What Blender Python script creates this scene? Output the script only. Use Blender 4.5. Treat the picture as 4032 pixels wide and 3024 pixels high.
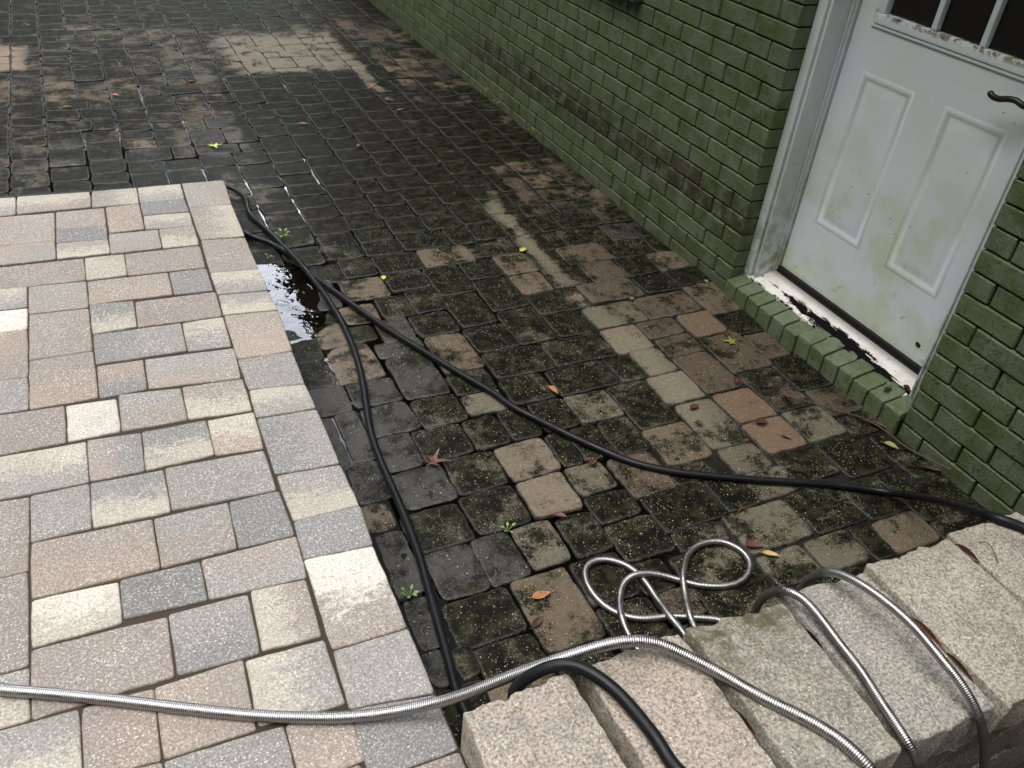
import bpy, bmesh, math, random
import numpy as np
from mathutils import Vector, Matrix, noise as mnoise

for _o in list(bpy.data.objects):
    bpy.data.objects.remove(_o)
SC = bpy.context.scene
COL = SC.collection
R = math.radians
rnd = random.Random(7)

# ------------------------------------------------------------------ camera
cd = bpy.data.cameras.new("camera")
cam = bpy.data.objects.new("camera", cd)
COL.objects.link(cam)
_r = Vector((0.9047342448, -0.4172934440, 0.0855694330))
_u = Vector((0.1842908611, 0.5645440547, 0.8045662738))
_f = Vector((0.3840479460, 0.7121489956, -0.5876657071))
M = Matrix((( _r.x, _u.x, -_f.x, -2.1083), (_r.y, _u.y, -_f.y, -2.2317), (_r.z, _u.z, -_f.z, 1.6008), (0, 0, 0, 1)))
cam.matrix_world = M
cd.sensor_fit = 'HORIZONTAL'
cd.sensor_width = 36.0
cd.lens = 36.0 * 3350.4 / 4032
cd.clip_start = 0.02
cd.clip_end = 300
SC.camera = cam

# ------------------------------------------------------------------ sky, sun, exposure
SUN_EL, SUN_AZ = 73, -92          # overcast: a broad soft source high on the open side of the house
world = bpy.data.worlds.new("World")
SC.world = world
world.use_nodes = True
nt = world.node_tree
nt.nodes.clear()
N = nt.nodes.new
out = N('ShaderNodeOutputWorld'); bg = N('ShaderNodeBackground'); sky = N('ShaderNodeTexSky')
sky.sky_type = 'NISHITA'; sky.sun_disc = False
sky.sun_elevation = R(SUN_EL); sky.sun_rotation = R(SUN_AZ)
sky.dust_density = 6.0; sky.air_density = 1.0; sky.ozone_density = 1.0
hs = N('ShaderNodeHueSaturation'); hs.inputs['Saturation'].default_value = 0.35
nt.links.new(sky.outputs[0], hs.inputs['Color'])
# the garden's trees ring the yard: dark foliage low down, ragged against the cloud
tc = N('ShaderNodeTexCoord'); sep = N('ShaderNodeSeparateXYZ'); nz = N('ShaderNodeTexNoise')
nz.inputs['Scale'].default_value = 5.0; nz.inputs['Detail'].default_value = 9.0; nz.inputs['Roughness'].default_value = 0.68
nt.links.new(tc.outputs['Generated'], sep.inputs[0]); nt.links.new(tc.outputs['Generated'], nz.inputs['Vector'])
def wm(op, a, b):
    m = N('ShaderNodeMath'); m.operation = op
    for i, v in enumerate((a, b)):
        if isinstance(v, (int, float)): m.inputs[i].default_value = v
        else: nt.links.new(v, m.inputs[i])
    return m.outputs[0]
# an opening added between the crowns, its sky boosted, for the puddle to mirror
gv = N('ShaderNodeVectorMath'); gv.operation = 'DOT_PRODUCT'; gv.inputs[1].default_value = (.158, .847, .507)
nt.links.new(tc.outputs['Generated'], gv.inputs[0])
gap = N('ShaderNodeMapRange'); gap.interpolation_type = 'SMOOTHSTEP'; nt.links.new(gv.outputs['Value'], gap.inputs['Value'])
gap.inputs['From Min'].default_value = .955; gap.inputs['From Max'].default_value = .992; gap.inputs['To Max'].default_value = .205
hgt = wm('ADD', gap.outputs[0], wm('ADD', sep.outputs['Z'], wm('MULTIPLY', wm('SUBTRACT', nz.outputs[0], 0.5), 0.85)))
mr = N('ShaderNodeMapRange'); mr.interpolation_type = 'SMOOTHSTEP'
nt.links.new(hgt, mr.inputs['Value'])
mr.inputs['From Min'].default_value = 0.60; mr.inputs['From Max'].default_value = 0.68
glow = N('ShaderNodeMapRange'); glow.interpolation_type = 'SMOOTHSTEP'; nt.links.new(gv.outputs['Value'], glow.inputs['Value'])
glow.inputs['From Min'].default_value = .972; glow.inputs['From Max'].default_value = .998; glow.inputs['To Min'].default_value = 1.0; glow.inputs['To Max'].default_value = 22.0
gm = N('ShaderNodeVectorMath'); gm.operation = 'SCALE'; nt.links.new(hs.outputs[0], gm.inputs[0]); nt.links.new(glow.outputs[0], gm.inputs['Scale'])
mx = N('ShaderNodeMix'); mx.data_type = 'RGBA'
nt.links.new(mr.outputs[0], mx.inputs['Factor'])
mx.inputs['A'].default_value = (0.10, 0.13, 0.07, 1)
nt.links.new(gm.outputs[0], mx.inputs['B'])
nt.links.new(mx.outputs['Result'], bg.inputs['Color'])
bg.inputs['Strength'].default_value = 0.13
nt.links.new(bg.outputs[0], out.inputs['Surface'])

sd = bpy.data.lights.new("sun", 'SUN'); sun = bpy.data.objects.new("sun", sd); COL.objects.link(sun)
sd.energy = 1.3; sd.angle = R(50); sd.color = (1.0, 0.97, 0.92)
_d = Vector((math.sin(R(SUN_AZ)) * math.cos(R(SUN_EL)), math.cos(R(SUN_AZ)) * math.cos(R(SUN_EL)), math.sin(R(SUN_EL))))
sun.rotation_euler = (-_d).to_track_quat('-Z', 'Y').to_euler()
SC.view_settings.view_transform = 'Standard'; SC.view_settings.look = 'None'
SC.view_settings.gamma = 1.0; SC.view_settings.use_curve_mapping = False
SC.view_settings.exposure = 0.70

# ------------------------------------------------------------------ node helper
class G:
    def __init__(s, name):
        s.m = bpy.data.materials.new(name); s.m.use_nodes = True
        s.t = s.m.node_tree; s.t.nodes.clear()
        s.o = s.t.nodes.new('ShaderNodeOutputMaterial')
        s._tc = None
    def n(s, typ, **kw):
        x = s.t.nodes.new(typ)
        for k, v in kw.items():
            if hasattr(x, k) and k not in ('Scale',): setattr(x, k, v)
        return x
    def set(s, sock, v):
        if isinstance(v, bpy.types.NodeSocket): s.t.links.new(v, sock)
        elif isinstance(v, (tuple, list)) and len(v) == 3 and sock.type == 'RGBA': sock.default_value = (*v, 1)
        else: sock.default_value = v
    def obj(s):
        if s._tc is None: s._tc = s.n('ShaderNodeTexCoord').outputs['Object']
        return s._tc
    def attr(s, name, out='Fac'):
        a = s.n('ShaderNodeAttribute'); a.attribute_name = name; return a.outputs[out]
    def map(s, scale=(1, 1, 1), loc=(0, 0, 0), vec=None):
        p = s.n('ShaderNodeMapping'); p.inputs['Scale'].default_value = scale; p.inputs['Location'].default_value = loc
        s.set(p.inputs['Vector'], vec or s.obj()); return p.outputs[0]
    def noise(s, scale, detail=3, rough=.5, vec=None, dist=0):
        x = s.n('ShaderNodeTexNoise'); x.inputs['Scale'].default_value = scale; x.inputs['Detail'].default_value = detail
        x.inputs['Roughness'].default_value = rough; x.inputs['Distortion'].default_value = dist
        s.set(x.inputs['Vector'], vec or s.obj()); return x.outputs[0]
    def vor(s, scale, vec=None, out='Distance', feature='F1'):
        x = s.n('ShaderNodeTexVoronoi'); x.feature = feature; x.inputs['Scale'].default_value = scale
        s.set(x.inputs['Vector'], vec or s.obj()); return x.outputs[out]
    def math(s, op, a, b=0.0, clamp=False):
        x = s.n('ShaderNodeMath'); x.operation = op; x.use_clamp = clamp
        s.set(x.inputs[0], a); s.set(x.inputs[1], b); return x.outputs[0]
    def ramp(s, v, a, b, c=0.0, d=1.0, smooth=True):
        x = s.n('ShaderNodeMapRange'); x.interpolation_type = 'SMOOTHSTEP' if smooth else 'LINEAR'
        s.set(x.inputs['Value'], v)
        for k, q in zip(('From Min', 'From Max', 'To Min', 'To Max'), (a, b, c, d)): x.inputs[k].default_value = q
        return x.outputs[0]
    def mix(s, f, a, b, blend='MIX'):
        x = s.n('ShaderNodeMix'); x.data_type = 'RGBA'; x.blend_type = blend
        s.set(x.inputs['Factor'], f); s.set(x.inputs['A'], a); s.set(x.inputs['B'], b); return x.outputs['Result']
    def bump(s, h, strength=.3, dist=.002, normal=None):
        x = s.n('ShaderNodeBump'); x.inputs['Strength'].default_value = strength; x.inputs['Distance'].default_value = dist
        s.set(x.inputs['Height'], h)
        if normal is not None: s.set(x.inputs['Normal'], normal)
        return x.outputs[0]
    def pbr(s, base, rough=.6, metal=0.0, normal=None, spec=.5, coat=0, coat_r=.1):
        b = s.n('ShaderNodeBsdfPrincipled')
        s.set(b.inputs['Base Color'], base); s.set(b.inputs['Roughness'], rough); s.set(b.inputs['Metallic'], metal)
        s.set(b.inputs['Specular IOR Level'], spec); s.set(b.inputs['Coat Weight'], coat); b.inputs['Coat Roughness'].default_value = coat_r
        if normal is not None: s.set(b.inputs['Normal'], normal)
        s.t.links.new(b.outputs[0], s.o.inputs['Surface']); return s.m

# ------------------------------------------------------------------ materials
def mat_dry_paver(name='tumbled_concrete'):
    g = G(name)
    ca = g.attr('ColA', 'Color'); cb = g.attr('ColB', 'Color'); bias = g.attr('Bias')
    streak = g.noise(1.0, 5, .65, g.map((16, 34, 16)), .6)
    blot = g.noise(70, 5, .75)
    f = g.ramp(g.math('ADD', g.math('ADD', streak, g.math('MULTIPLY', g.math('SUBTRACT', blot, .5), 1.5)), g.math('SUBTRACT', bias, .5)), .30, .72)
    base = g.mix(f, ca, cb)
    grain = g.noise(210, 3, .65)
    base = g.mix(g.ramp(grain, .48, .76, .0, .5), base, g.mix(.6, base, (1.0, .96, .9)))
    base = g.mix(g.ramp(grain, .52, .34, 0, .42), base, (.085, .08, .076))
    big = g.noise(7, 3, .6)
    base = g.mix(g.ramp(big, .35, .7, 0, .22), base, (.17, .15, .125))
    sp = g.vor(190, out='Distance'); spc = g.vor(190, out='Color')
    s1 = g.math('MULTIPLY', g.ramp(sp, .36, .24), g.math('GREATER_THAN', g.math('MULTIPLY', spc, 1.0), .62))
    base = g.mix(g.math('MULTIPLY', s1, g.ramp(g.noise(9, 2), .35, .65, .25, .7)), base, (.72, .69, .63))
    pit = g.vor(120, out='Distance'); pc = g.vor(120, out='Color')
    s2 = g.math('MULTIPLY', g.ramp(pit, .24, .12), g.math('GREATER_THAN', g.math('MULTIPLY', pc, 1.0), .74))
    base = g.mix(g.math('MULTIPLY', s2, .7), base, (.06, .055, .05))
    edge = g.attr('Edge')
    base = g.mix(g.math('MULTIPLY', edge, g.ramp(g.noise(40, 3), .35, .65, .05, .6)), base, (.17, .135, .095))
    h = g.math('ADD', g.math('MULTIPLY', grain, .6), g.math('SUBTRACT', g.math('MULTIPLY', s1, .35), g.math('MULTIPLY', s2, .8)))
    nrm = g.bump(h, .55, .0016)
    nrm = g.bump(g.noise(90, 4, .6), .35, .002, nrm)
    return g.pbr(base, .88, 0, nrm, .3)

def mat_court():
    g = G('mossy_wet_paver')
    col = g.attr('ColA', 'Color'); moss = g.attr('Moss'); wet = g.attr('Wet')
    n1 = g.noise(9, 5, .65); n2 = g.noise(45, 5, .7); n3 = g.noise(240, 2, .6)
    v = g.math('ADD', g.math('ADD', g.math('MULTIPLY', g.math('SUBTRACT', n1, .5), 2.3), g.math('MULTIPLY', g.math('SUBTRACT', n2, .5), 1.0)), g.math('MULTIPLY', g.math('SUBTRACT', n3, .5), 1.0))
    mf = g.ramp(g.math('ADD', moss, v), .36, .72)
    n4 = g.noise(26, 4, .6)
    mosscol = g.mix(g.ramp(n4, .42, .66), (.0042, .0044, .0030), (.0215, .0225, .0098))
    col = g.mix(g.ramp(g.noise(70, 4, .7), .35, .7, 0, .5), col, g.mix(1.0, col, (.55, .55, .5), 'MULTIPLY'))
    grain = g.noise(420, 2, .6)
    col = g.mix(g.ramp(grain, .5, .3, 0, .55), col, (.02, .02, .016))
    base = g.mix(mf, col, mosscol)
    # pale aggregate grains that show through the growth
    sp = g.vor(165, out='Distance'); spc = g.vor(165, out='Color')
    sel = g.math('ADD', g.math('ADD', g.math('MULTIPLY', spc, 1.0), g.math('MULTIPLY', g.math('SUBTRACT', n2, .5), 1.2)), g.math('MULTIPLY', g.math('SUBTRACT', g.noise(15, 3, .6), .5), 1.6))
    s1 = g.math('MULTIPLY', g.ramp(sp, .36, .20), g.ramp(sel, .54, .68))
    sepp = g.n('ShaderNodeSeparateXYZ'); g.set(sepp.inputs[0], g.obj())
    worn = g.ramp(sepp.outputs['Y'], 1.5, .5, .18, 1.0)      # foot-worn near the steps, grown over further off
    s1 = g.math('MULTIPLY', g.math('MULTIPLY', s1, worn), g.math('SUBTRACT', 1.0, g.math('MULTIPLY', wet, .7)))
    base = g.mix(g.math('MULTIPLY', s1, g.ramp(g.noise(95, 1), .35, .65, .3, .9)), base, (.37, .345, .235))
    sp2 = g.vor(75, out='Distance'); spc2 = g.vor(75, out='Color')
    s2 = g.math('MULTIPLY', worn, g.math('MULTIPLY', g.ramp(sp2, .15, .08), g.math('GREATER_THAN', g.math('MULTIPLY', spc2, 1.0), .70)))
    base = g.mix(g.math('MULTIPLY', s2, .9), base, (.55, .52, .36))
    eg = g.attr('Edge')
    base = g.mix(g.math('MULTIPLY', eg, g.ramp(n2, .35, .6, .15, .75)), base, (.016, .015, .012))
    h = g.math('ADD', g.math('ADD', g.math('MULTIPLY', grain, .5), g.math('MULTIPLY', n2, .9)), g.math('MULTIPLY', s1, .4))
    nrm = g.bump(h, .9, .0048)
    rough = g.math('ADD', g.math('SUBTRACT', .66, g.math('MULTIPLY', wet, .44)), g.math('MULTIPLY', g.math('SUBTRACT', n2, .5), .25), True)
    rough = g.math('SUBTRACT', rough, g.math('MULTIPLY', eg, .40), True)
    spec = g.math('ADD', g.math('ADD', .05, g.math('MULTIPLY', wet, g.math('SUBTRACT', .34, g.math('MULTIPLY', mf, .20)))), g.math('MULTIPLY', eg, .55))
    return g.pbr(base, rough, 0, nrm, spec)

def mat_joint():
    g = G('dark_joint_silt')
    n = g.noise(70, 4, .6)
    base = g.mix(n, (.003, .0026, .0018), (.011, .0095, .0055))
    return g.pbr(base, g.ramp(g.noise(6, 3), .4, .6, .25, .7), 0, g.bump(n, .5, .003), .4)

def mat_sand():
    g = G('joint_sand')
    n = g.noise(220, 3, .6)
    return g.pbr(g.mix(n, (.030, .024, .018), (.105, .085, .062)), .95, 0, g.bump(n, .5, .002), .2)

def mat_water():
    g = G('puddle_water')
    ag = g.attr('Agit')
    fine = g.noise(9, 1.5, .45, dist=1.0); ring = g.noise(26, 2, .5, dist=.6)
    h = g.math("MULTIPLY", g.math("ADD", fine, g.math("MULTIPLY", ring, .30)), ag)
    nrm = g.bump(h, .6, .009)
    fr = g.n('ShaderNodeFresnel'); fr.inputs['IOR'].default_value = 1.33; g.set(fr.inputs['Normal'], nrm)
    tr = g.n('ShaderNodeBsdfTransparent'); tr.inputs['Color'].default_value = (.33, .30, .23, 1)
    gl = g.n('ShaderNodeBsdfGlossy'); gl.inputs['Roughness'].default_value = .02; g.set(gl.inputs['Normal'], nrm)
    mx = g.n('ShaderNodeMixShader'); g.set(mx.inputs[0], fr.outputs[0])
    g.t.links.new(tr.outputs[0], mx.inputs[1]); g.t.links.new(gl.outputs[0], mx.inputs[2])
    g.t.links.new(mx.outputs[0], g.o.inputs['Surface']); return g.m

def mat_brick(name, top=False):
    g = G(name)
    v = g.attr('Var'); st = g.attr('Stain')
    a = (.066, .092, .033); b = (.098, .128, .058)
    base = g.mix(v, a, b)
    n = g.noise(11, 4, .6); base = g.mix(g.ramp(n, .36, .66, 0, .7), base, (.142, .172, .124))
    dirt = g.noise(34, 5, .7); base = g.mix(g.ramp(dirt, .56, .74, 0, .6), base, (.030, .040, .018))
    drip = g.noise(1.0, 3, .6, g.map((60, 55, 5)))
    base = g.mix(g.ramp(drip, .60, .74, 0, .45), base, (.022, .030, .014))
    base = g.mix(g.math('MULTIPLY', st, g.ramp(g.noise(14, 4, .65), .3, .6)), base, (.036, .030, .016))
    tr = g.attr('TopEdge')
    base = g.mix(g.math('MULTIPLY', tr, g.ramp(g.noise(60, 3), .35, .65, .0, .6)), base, (.13, .15, .085))  # paler upper arris: dirt and light from above put into the colour
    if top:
        base = g.mix(g.ramp(g.noise(30, 5, .7), .45, .62, 0, .7), base, (.115, .145, .082))  # sill bricks painted paler for wear and for overhead light on their tops
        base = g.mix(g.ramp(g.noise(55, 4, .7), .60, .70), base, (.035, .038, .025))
    wr = g.noise(1.0, 5, .62, g.map((60, 30, 26)), 2.2)
    cr = g.ramp(g.noise(1.0, 4, .6, g.map((40, 34, 16)), 2.5), .60, .66)
    base = g.mix(g.math('MULTIPLY', cr, .45), base, (.016, .022, .010))
    nrm = g.bump(g.math('SUBTRACT', wr, g.math('MULTIPLY', cr, .5)), .6, .007)
    nrm = g.bump(g.noise(300, 2), .25, .001, nrm)
    return g.pbr(base, .55, 0, nrm, .4)

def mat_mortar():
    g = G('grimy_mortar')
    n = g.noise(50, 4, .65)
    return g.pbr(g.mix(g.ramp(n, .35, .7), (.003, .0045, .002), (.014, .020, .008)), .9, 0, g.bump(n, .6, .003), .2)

def mat_white(name, kind):
    g = G(name)
    base = (.63, .715, .72)
    n = g.noise(3.2, 4, .6)
    base = g.mix(g.ramp(n, .36, .66, 0, .6), base, (.65, .73, .78))
    al = g.noise(5, 5, .65)
    if kind == 'door':
        sep = g.n('ShaderNodeSeparateXYZ'); g.set(sep.inputs[0], g.obj())
        low = g.ramp(sep.outputs['Z'], 1.0, .35)
        base = g.mix(g.math('MULTIPLY', g.ramp(al, .42, .66), g.math('ADD', .12, g.math('MULTIPLY', low, .55))), base, (.50, .545, .36))
        sm = g.noise(18, 5, .72, dist=.6); lo2 = g.ramp(sep.outputs['Z'], .40, .20)
        base = g.mix(g.math('MULTIPLY', g.ramp(sm, .60, .70, 0, .75), lo2), base, (.34, .26, .20))
        sp = g.vor(26); sc = g.vor(26, out='Color')
        base = g.mix(g.math('MULTIPLY', g.ramp(sp, .075, .05), g.math('GREATER_THAN', g.math('MULTIPLY', sc, 1.0), .68)), base, (.05, .045, .035))
        nrm = g.bump(g.noise(12, 3), .08, .002)
        return g.pbr(base, .42, 0, nrm, .4)
    if kind == 'frame':
        sep = g.n('ShaderNodeSeparateXYZ'); g.set(sep.inputs[0], g.obj())
        base = g.mix(g.ramp(al, .40, .65, .1, .6), base, (.52, .52, .45))
        gr = g.math('MULTIPLY', g.ramp(sep.outputs['Z'], .62, .10), g.ramp(g.noise(22, 4, .65), .40, .62))
        base = g.mix(g.math('MULTIPLY', gr, .75), base, (.22, .25, .11))
        sp = g.noise(60, 4, .7)
        base = g.mix(g.ramp(sp, .66, .74, 0, .8), base, (.10, .08, .055))
        return g.pbr(base, .5, 0, g.bump(g.noise(40, 3), .1, .002), .4)
    if kind == 'lite':
        gr = g.noise(28, 5, .7); sep = g.n('ShaderNodeSeparateXYZ'); g.set(sep.inputs[0], g.obj())
        low = g.math('MULTIPLY', g.ramp(sep.outputs['Z'], 1.052, 1.068), g.ramp(sep.outputs['Z'], 1.084, 1.074))
        base = g.mix(g.math('MULTIPLY', g.ramp(gr, .46, .56), low), base, (.24, .225, .12))
        base = g.mix(g.math('MULTIPLY', g.ramp(g.noise(46, 4, .7), .56, .64), low), base, (.05, .03, .015))
        base = g.mix(g.ramp(gr, .60, .70, 0, .25), base, (.45, .43, .33))
        return g.pbr(base, .5, 0, g.bump(gr, .15, .003), .4)

def mat_threshold():
    g = G('peeling_white_sill_paint')
    sep = g.n('ShaderNodeSeparateXYZ'); g.set(sep.inputs[0], g.obj())
    x = sep.outputs['X']; y = sep.outputs['Y']
    n = g.math('ADD', g.noise(1.0, 6, .7, g.map((46, 11, 30)), 1.0), g.math('MULTIPLY', g.math('SUBTRACT', g.noise(1.0, 4, .6, g.map((190, 16, 60))), .5), .28))
    # paint lost along the middle of the sill and at its outer edge
    cy = g.math('SUBTRACT', 1.0, g.math('MULTIPLY', g.math('ABSOLUTE', g.math('ADD', y, .53)), 3.1))
    cx = g.math('SUBTRACT', 1.0, g.math('MULTIPLY', g.math('ABSOLUTE', g.math('SUBTRACT', x, g.math('ADD', .088, g.math('MULTIPLY', g.math('ADD', y, .5), .03)))), 42.0))
    bare = g.ramp(g.math('ADD', g.math('MULTIPLY', g.math('ADD', g.math('MAXIMUM', cy, -.4), g.math('MAXIMUM', cx, -.8)), .28), n), .665, .70)
    edge = g.math('MULTIPLY', g.ramp(x, .070, .064), g.ramp(g.noise(30, 4, .7), .44, .56))
    base = g.mix(g.ramp(g.noise(14, 4, .6), .40, .66, 0, .6), (.72, .71, .68), (.52, .48, .42))
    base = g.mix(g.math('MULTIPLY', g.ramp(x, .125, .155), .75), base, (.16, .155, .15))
    base = g.mix(g.ramp(g.noise(75, 4, .7), .64, .70, 0, .8), base, (.07, .045, .03))
    bare = g.math('MAXIMUM', bare, edge)
    base = g.mix(bare, base, (.007, .006, .006))
    return g.pbr(base, g.math('ADD', .5, g.math('MULTIPLY', bare, .4)), 0, g.bump(g.math('SUBTRACT', g.noise(40, 3), g.math('MULTIPLY', bare, .7)), .35, .002), g.math('SUBTRACT', .4, g.math('MULTIPLY', bare, .36)))

def simple(name, col, rough, metal=0, spec=.5, bump=None, var=None):
    g = G(name)
    c = col
    if var: c = g.mix(g.noise(var[0], 4, .6), col, var[1])
    nrm = g.bump(g.noise(bump[0], 3), bump[1], bump[2]) if bump else None
    return g.pbr(c, rough, metal, nrm, spec)

def mat_steel():
    g = G('stainless_strip_hose')
    c = g.attr('Groove')
    base = g.mix(c, (.43, .42, .415), (.07, .067, .064))
    return g.pbr(base, g.ramp(g.noise(60, 3), .3, .7, .32, .50), 1.0, None, .5)

def mat_rubber(stripe):
    g = G('black_rubber_hose')
    base = g.mix(g.noise(40, 3), (.004, .0043, .005), (.008, .0085, .010))
    if stripe:
        base = g.mix(g.ramp(g.attr('Stripe'), .90, .97, 0, .8), base, (.010, .055, .052))
    return g.pbr(base, g.ramp(g.noise(25, 4), .3, .7, .34, .55), 0, g.bump(g.noise(160, 2), .12, .001), .25)

def mat_leaf(name, c1, c2, c3=None):
    g = G(name)
    n = g.noise(60, 4, .6)
    base = g.mix(g.ramp(n, .35, .65), c1, c2)
    if c3: base = g.mix(g.ramp(g.noise(140, 3, .6), .58, .68), base, c3)
    return g.pbr(base, .45, 0, g.bump(g.noise(220, 2), .3, .001), .4)

MPAV = mat_dry_paver(); MCRT = mat_court(); MJNT = mat_joint(); MSND = mat_sand(); MWAT = mat_water()
MBRK = mat_brick('green_painted_brick'); MSIL = mat_brick('worn_toplit_sill_brick', True); MMOR = mat_mortar()
MDOOR = mat_white('white_door_paint', 'door'); MFRM = mat_white('white_frame_paint', 'frame'); MLIT = mat_white('white_window_trim', 'lite')
MTHR = mat_threshold(); MSTL = mat_steel(); MRUB = mat_rubber(False); MRUBS = mat_rubber(True)
MGLS = simple('dark_window_glass', (.006, .006, .007), .05, 0, .5)
MBLK = simple('black_iron', (.008, .008, .009), .35, 0, .5)
MSWP = simple('dark_door_sweep', (.006, .005, .0045), .6, 0, .3, (60, .3, .002), (50, (.018, .015, .012)))
MEAV = simple('soffit_paint', (.35, .37, .33), .7, 0, .3, (20, .2, .003))
MRF = simple('roof_shingle', (.06, .055, .05), .9, 0, .2, (60, .6, .006))
MDIRT = simple('garden_soil', (.03, .024, .016), .95, 0, .2, (30, .6, .02), (8, (.05, .045, .025)))
LEAFM = {
 'yellow': mat_leaf('yellow_green_leaf', (.52, .50, .07), (.34, .44, .06), (.30, .20, .05)),
 'green': mat_leaf('fresh_green_leaf', (.12, .21, .04), (.19, .29, .07)),
 'olive': mat_leaf('olive_yellow_leaf', (.19, .20, .05), (.26, .26, .06), (.10, .06, .03)),
 'red': mat_leaf('wet_red_brown_leaf', (.075, .025, .016), (.12, .042, .026), (.05, .018, .012)),
 'brown': mat_leaf('dry_orange_brown_leaf', (.26, .11, .045), (.36, .17, .075), (.12, .05, .025)),
 'dark': mat_leaf('dark_rotten_leaf', (.035, .016, .012), (.07, .028, .018)),
 'straw': mat_leaf('straw_coloured_leaf', (.42, .32, .13), (.30, .20, .08)),
}
MTWIG = simple('wet_bark', (.035, .024, .016), .6, 0, .4, (120, .6, .002), (60, (.10, .075, .05)))

# ------------------------------------------------------------------ mesh helpers
class MB:
    def __init__(s): s.v = []; s.f = []; s.a = {}; s.n = 0
    def add(s, verts, faces, **attrs):
        verts = np.asarray(verts, float).reshape(-1, 3); k = len(verts)
        s.v.append(verts); s.f += [tuple(i + s.n for i in f) for f in faces]
        for key in set(list(s.a) + list(attrs)):
            if key not in s.a: s.a[key] = []
        for key in attrs:
            val = np.asarray(attrs[key], float)
            s.a[key].append((s.n, k, val))
        s.n += k
    def box(s, x0, x1, y0, y1, z0, z1, bev=0, **attrs):
        b = bev
        if b <= 0:
            v = [(x, y, z) for x in (x0, x1) for y in (y0, y1) for z in (z0, z1)]
            f = [(0, 1, 3, 2), (4, 6, 7, 5), (0, 4, 5, 1), (2, 3, 7, 6), (0, 2, 6, 4), (1, 5, 7, 3)]
            s.add(v, f, **attrs); return
        bm = bmesh.new(); bmesh.ops.create_cube(bm, size=1)
        for q in bm.verts: q.co = Vector(((x0 + x1) / 2 + q.co.x * (x1 - x0), (y0 + y1) / 2 + q.co.y * (y1 - y0), (z0 + z1) / 2 + q.co.z * (z1 - z0)))
        bmesh.ops.bevel(bm, geom=bm.edges[:], offset=b, segments=2, profile=.6, affect='EDGES')
        bm.verts.index_update()
        s.add([q.co[:] for q in bm.verts], [tuple(q.index for q in f.verts) for f in bm.faces], **attrs); bm.free()
    def build(s, name, mat, parent=None, smooth=True, angle=None, keep=True):
        me = bpy.data.meshes.new(name)
        V = np.concatenate(s.v) if s.v else np.zeros((0, 3))
        me.from_pydata([tuple(p) for p in V], [], s.f)
        for key, parts in s.a.items():
            d = parts[0][2]; iscol = (d.ndim >= 1 and d.shape[-1] == 3)
            if iscol:
                arr = np.ones((len(V), 4)); 
                for st, k, val in parts: arr[st:st + k, :3] = val
                at = me.attributes.new(key, 'FLOAT_COLOR', 'POINT'); at.data.foreach_set('color', arr.ravel())
            else:
                arr = np.zeros(len(V))
                for st, k, val in parts: arr[st:st + k] = val
                at = me.attributes.new(key, 'FLOAT', 'POINT'); at.data.foreach_set('value', arr)
        me.materials.append(mat)
        if smooth: me.shade_smooth()
        if angle: me.set_sharp_from_angle(angle=R(angle))
        me.update()
        o = bpy.data.objects.new(name, me); COL.objects.link(o)
        if parent:
            o.parent = parent; o.matrix_parent_inverse = Matrix.Translation(-parent.location) if keep else Matrix.Identity(4)
        return o

def tag(o, label=None, cat=None, group=None, kind=None):
    if label: o['label'] = label
    if cat: o['category'] = cat
    if group: o['group'] = group
    if kind: o['kind'] = kind
    return o
def empty(name, label, cat, loc=(0, 0, 0), group=None):
    o = bpy.data.objects.new(name, None); COL.objects.link(o); o.location = loc
    return tag(o, label, cat, group)

def hash2(x, y, s=0):
    return mnoise.noise(Vector((x, y, s)))

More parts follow.
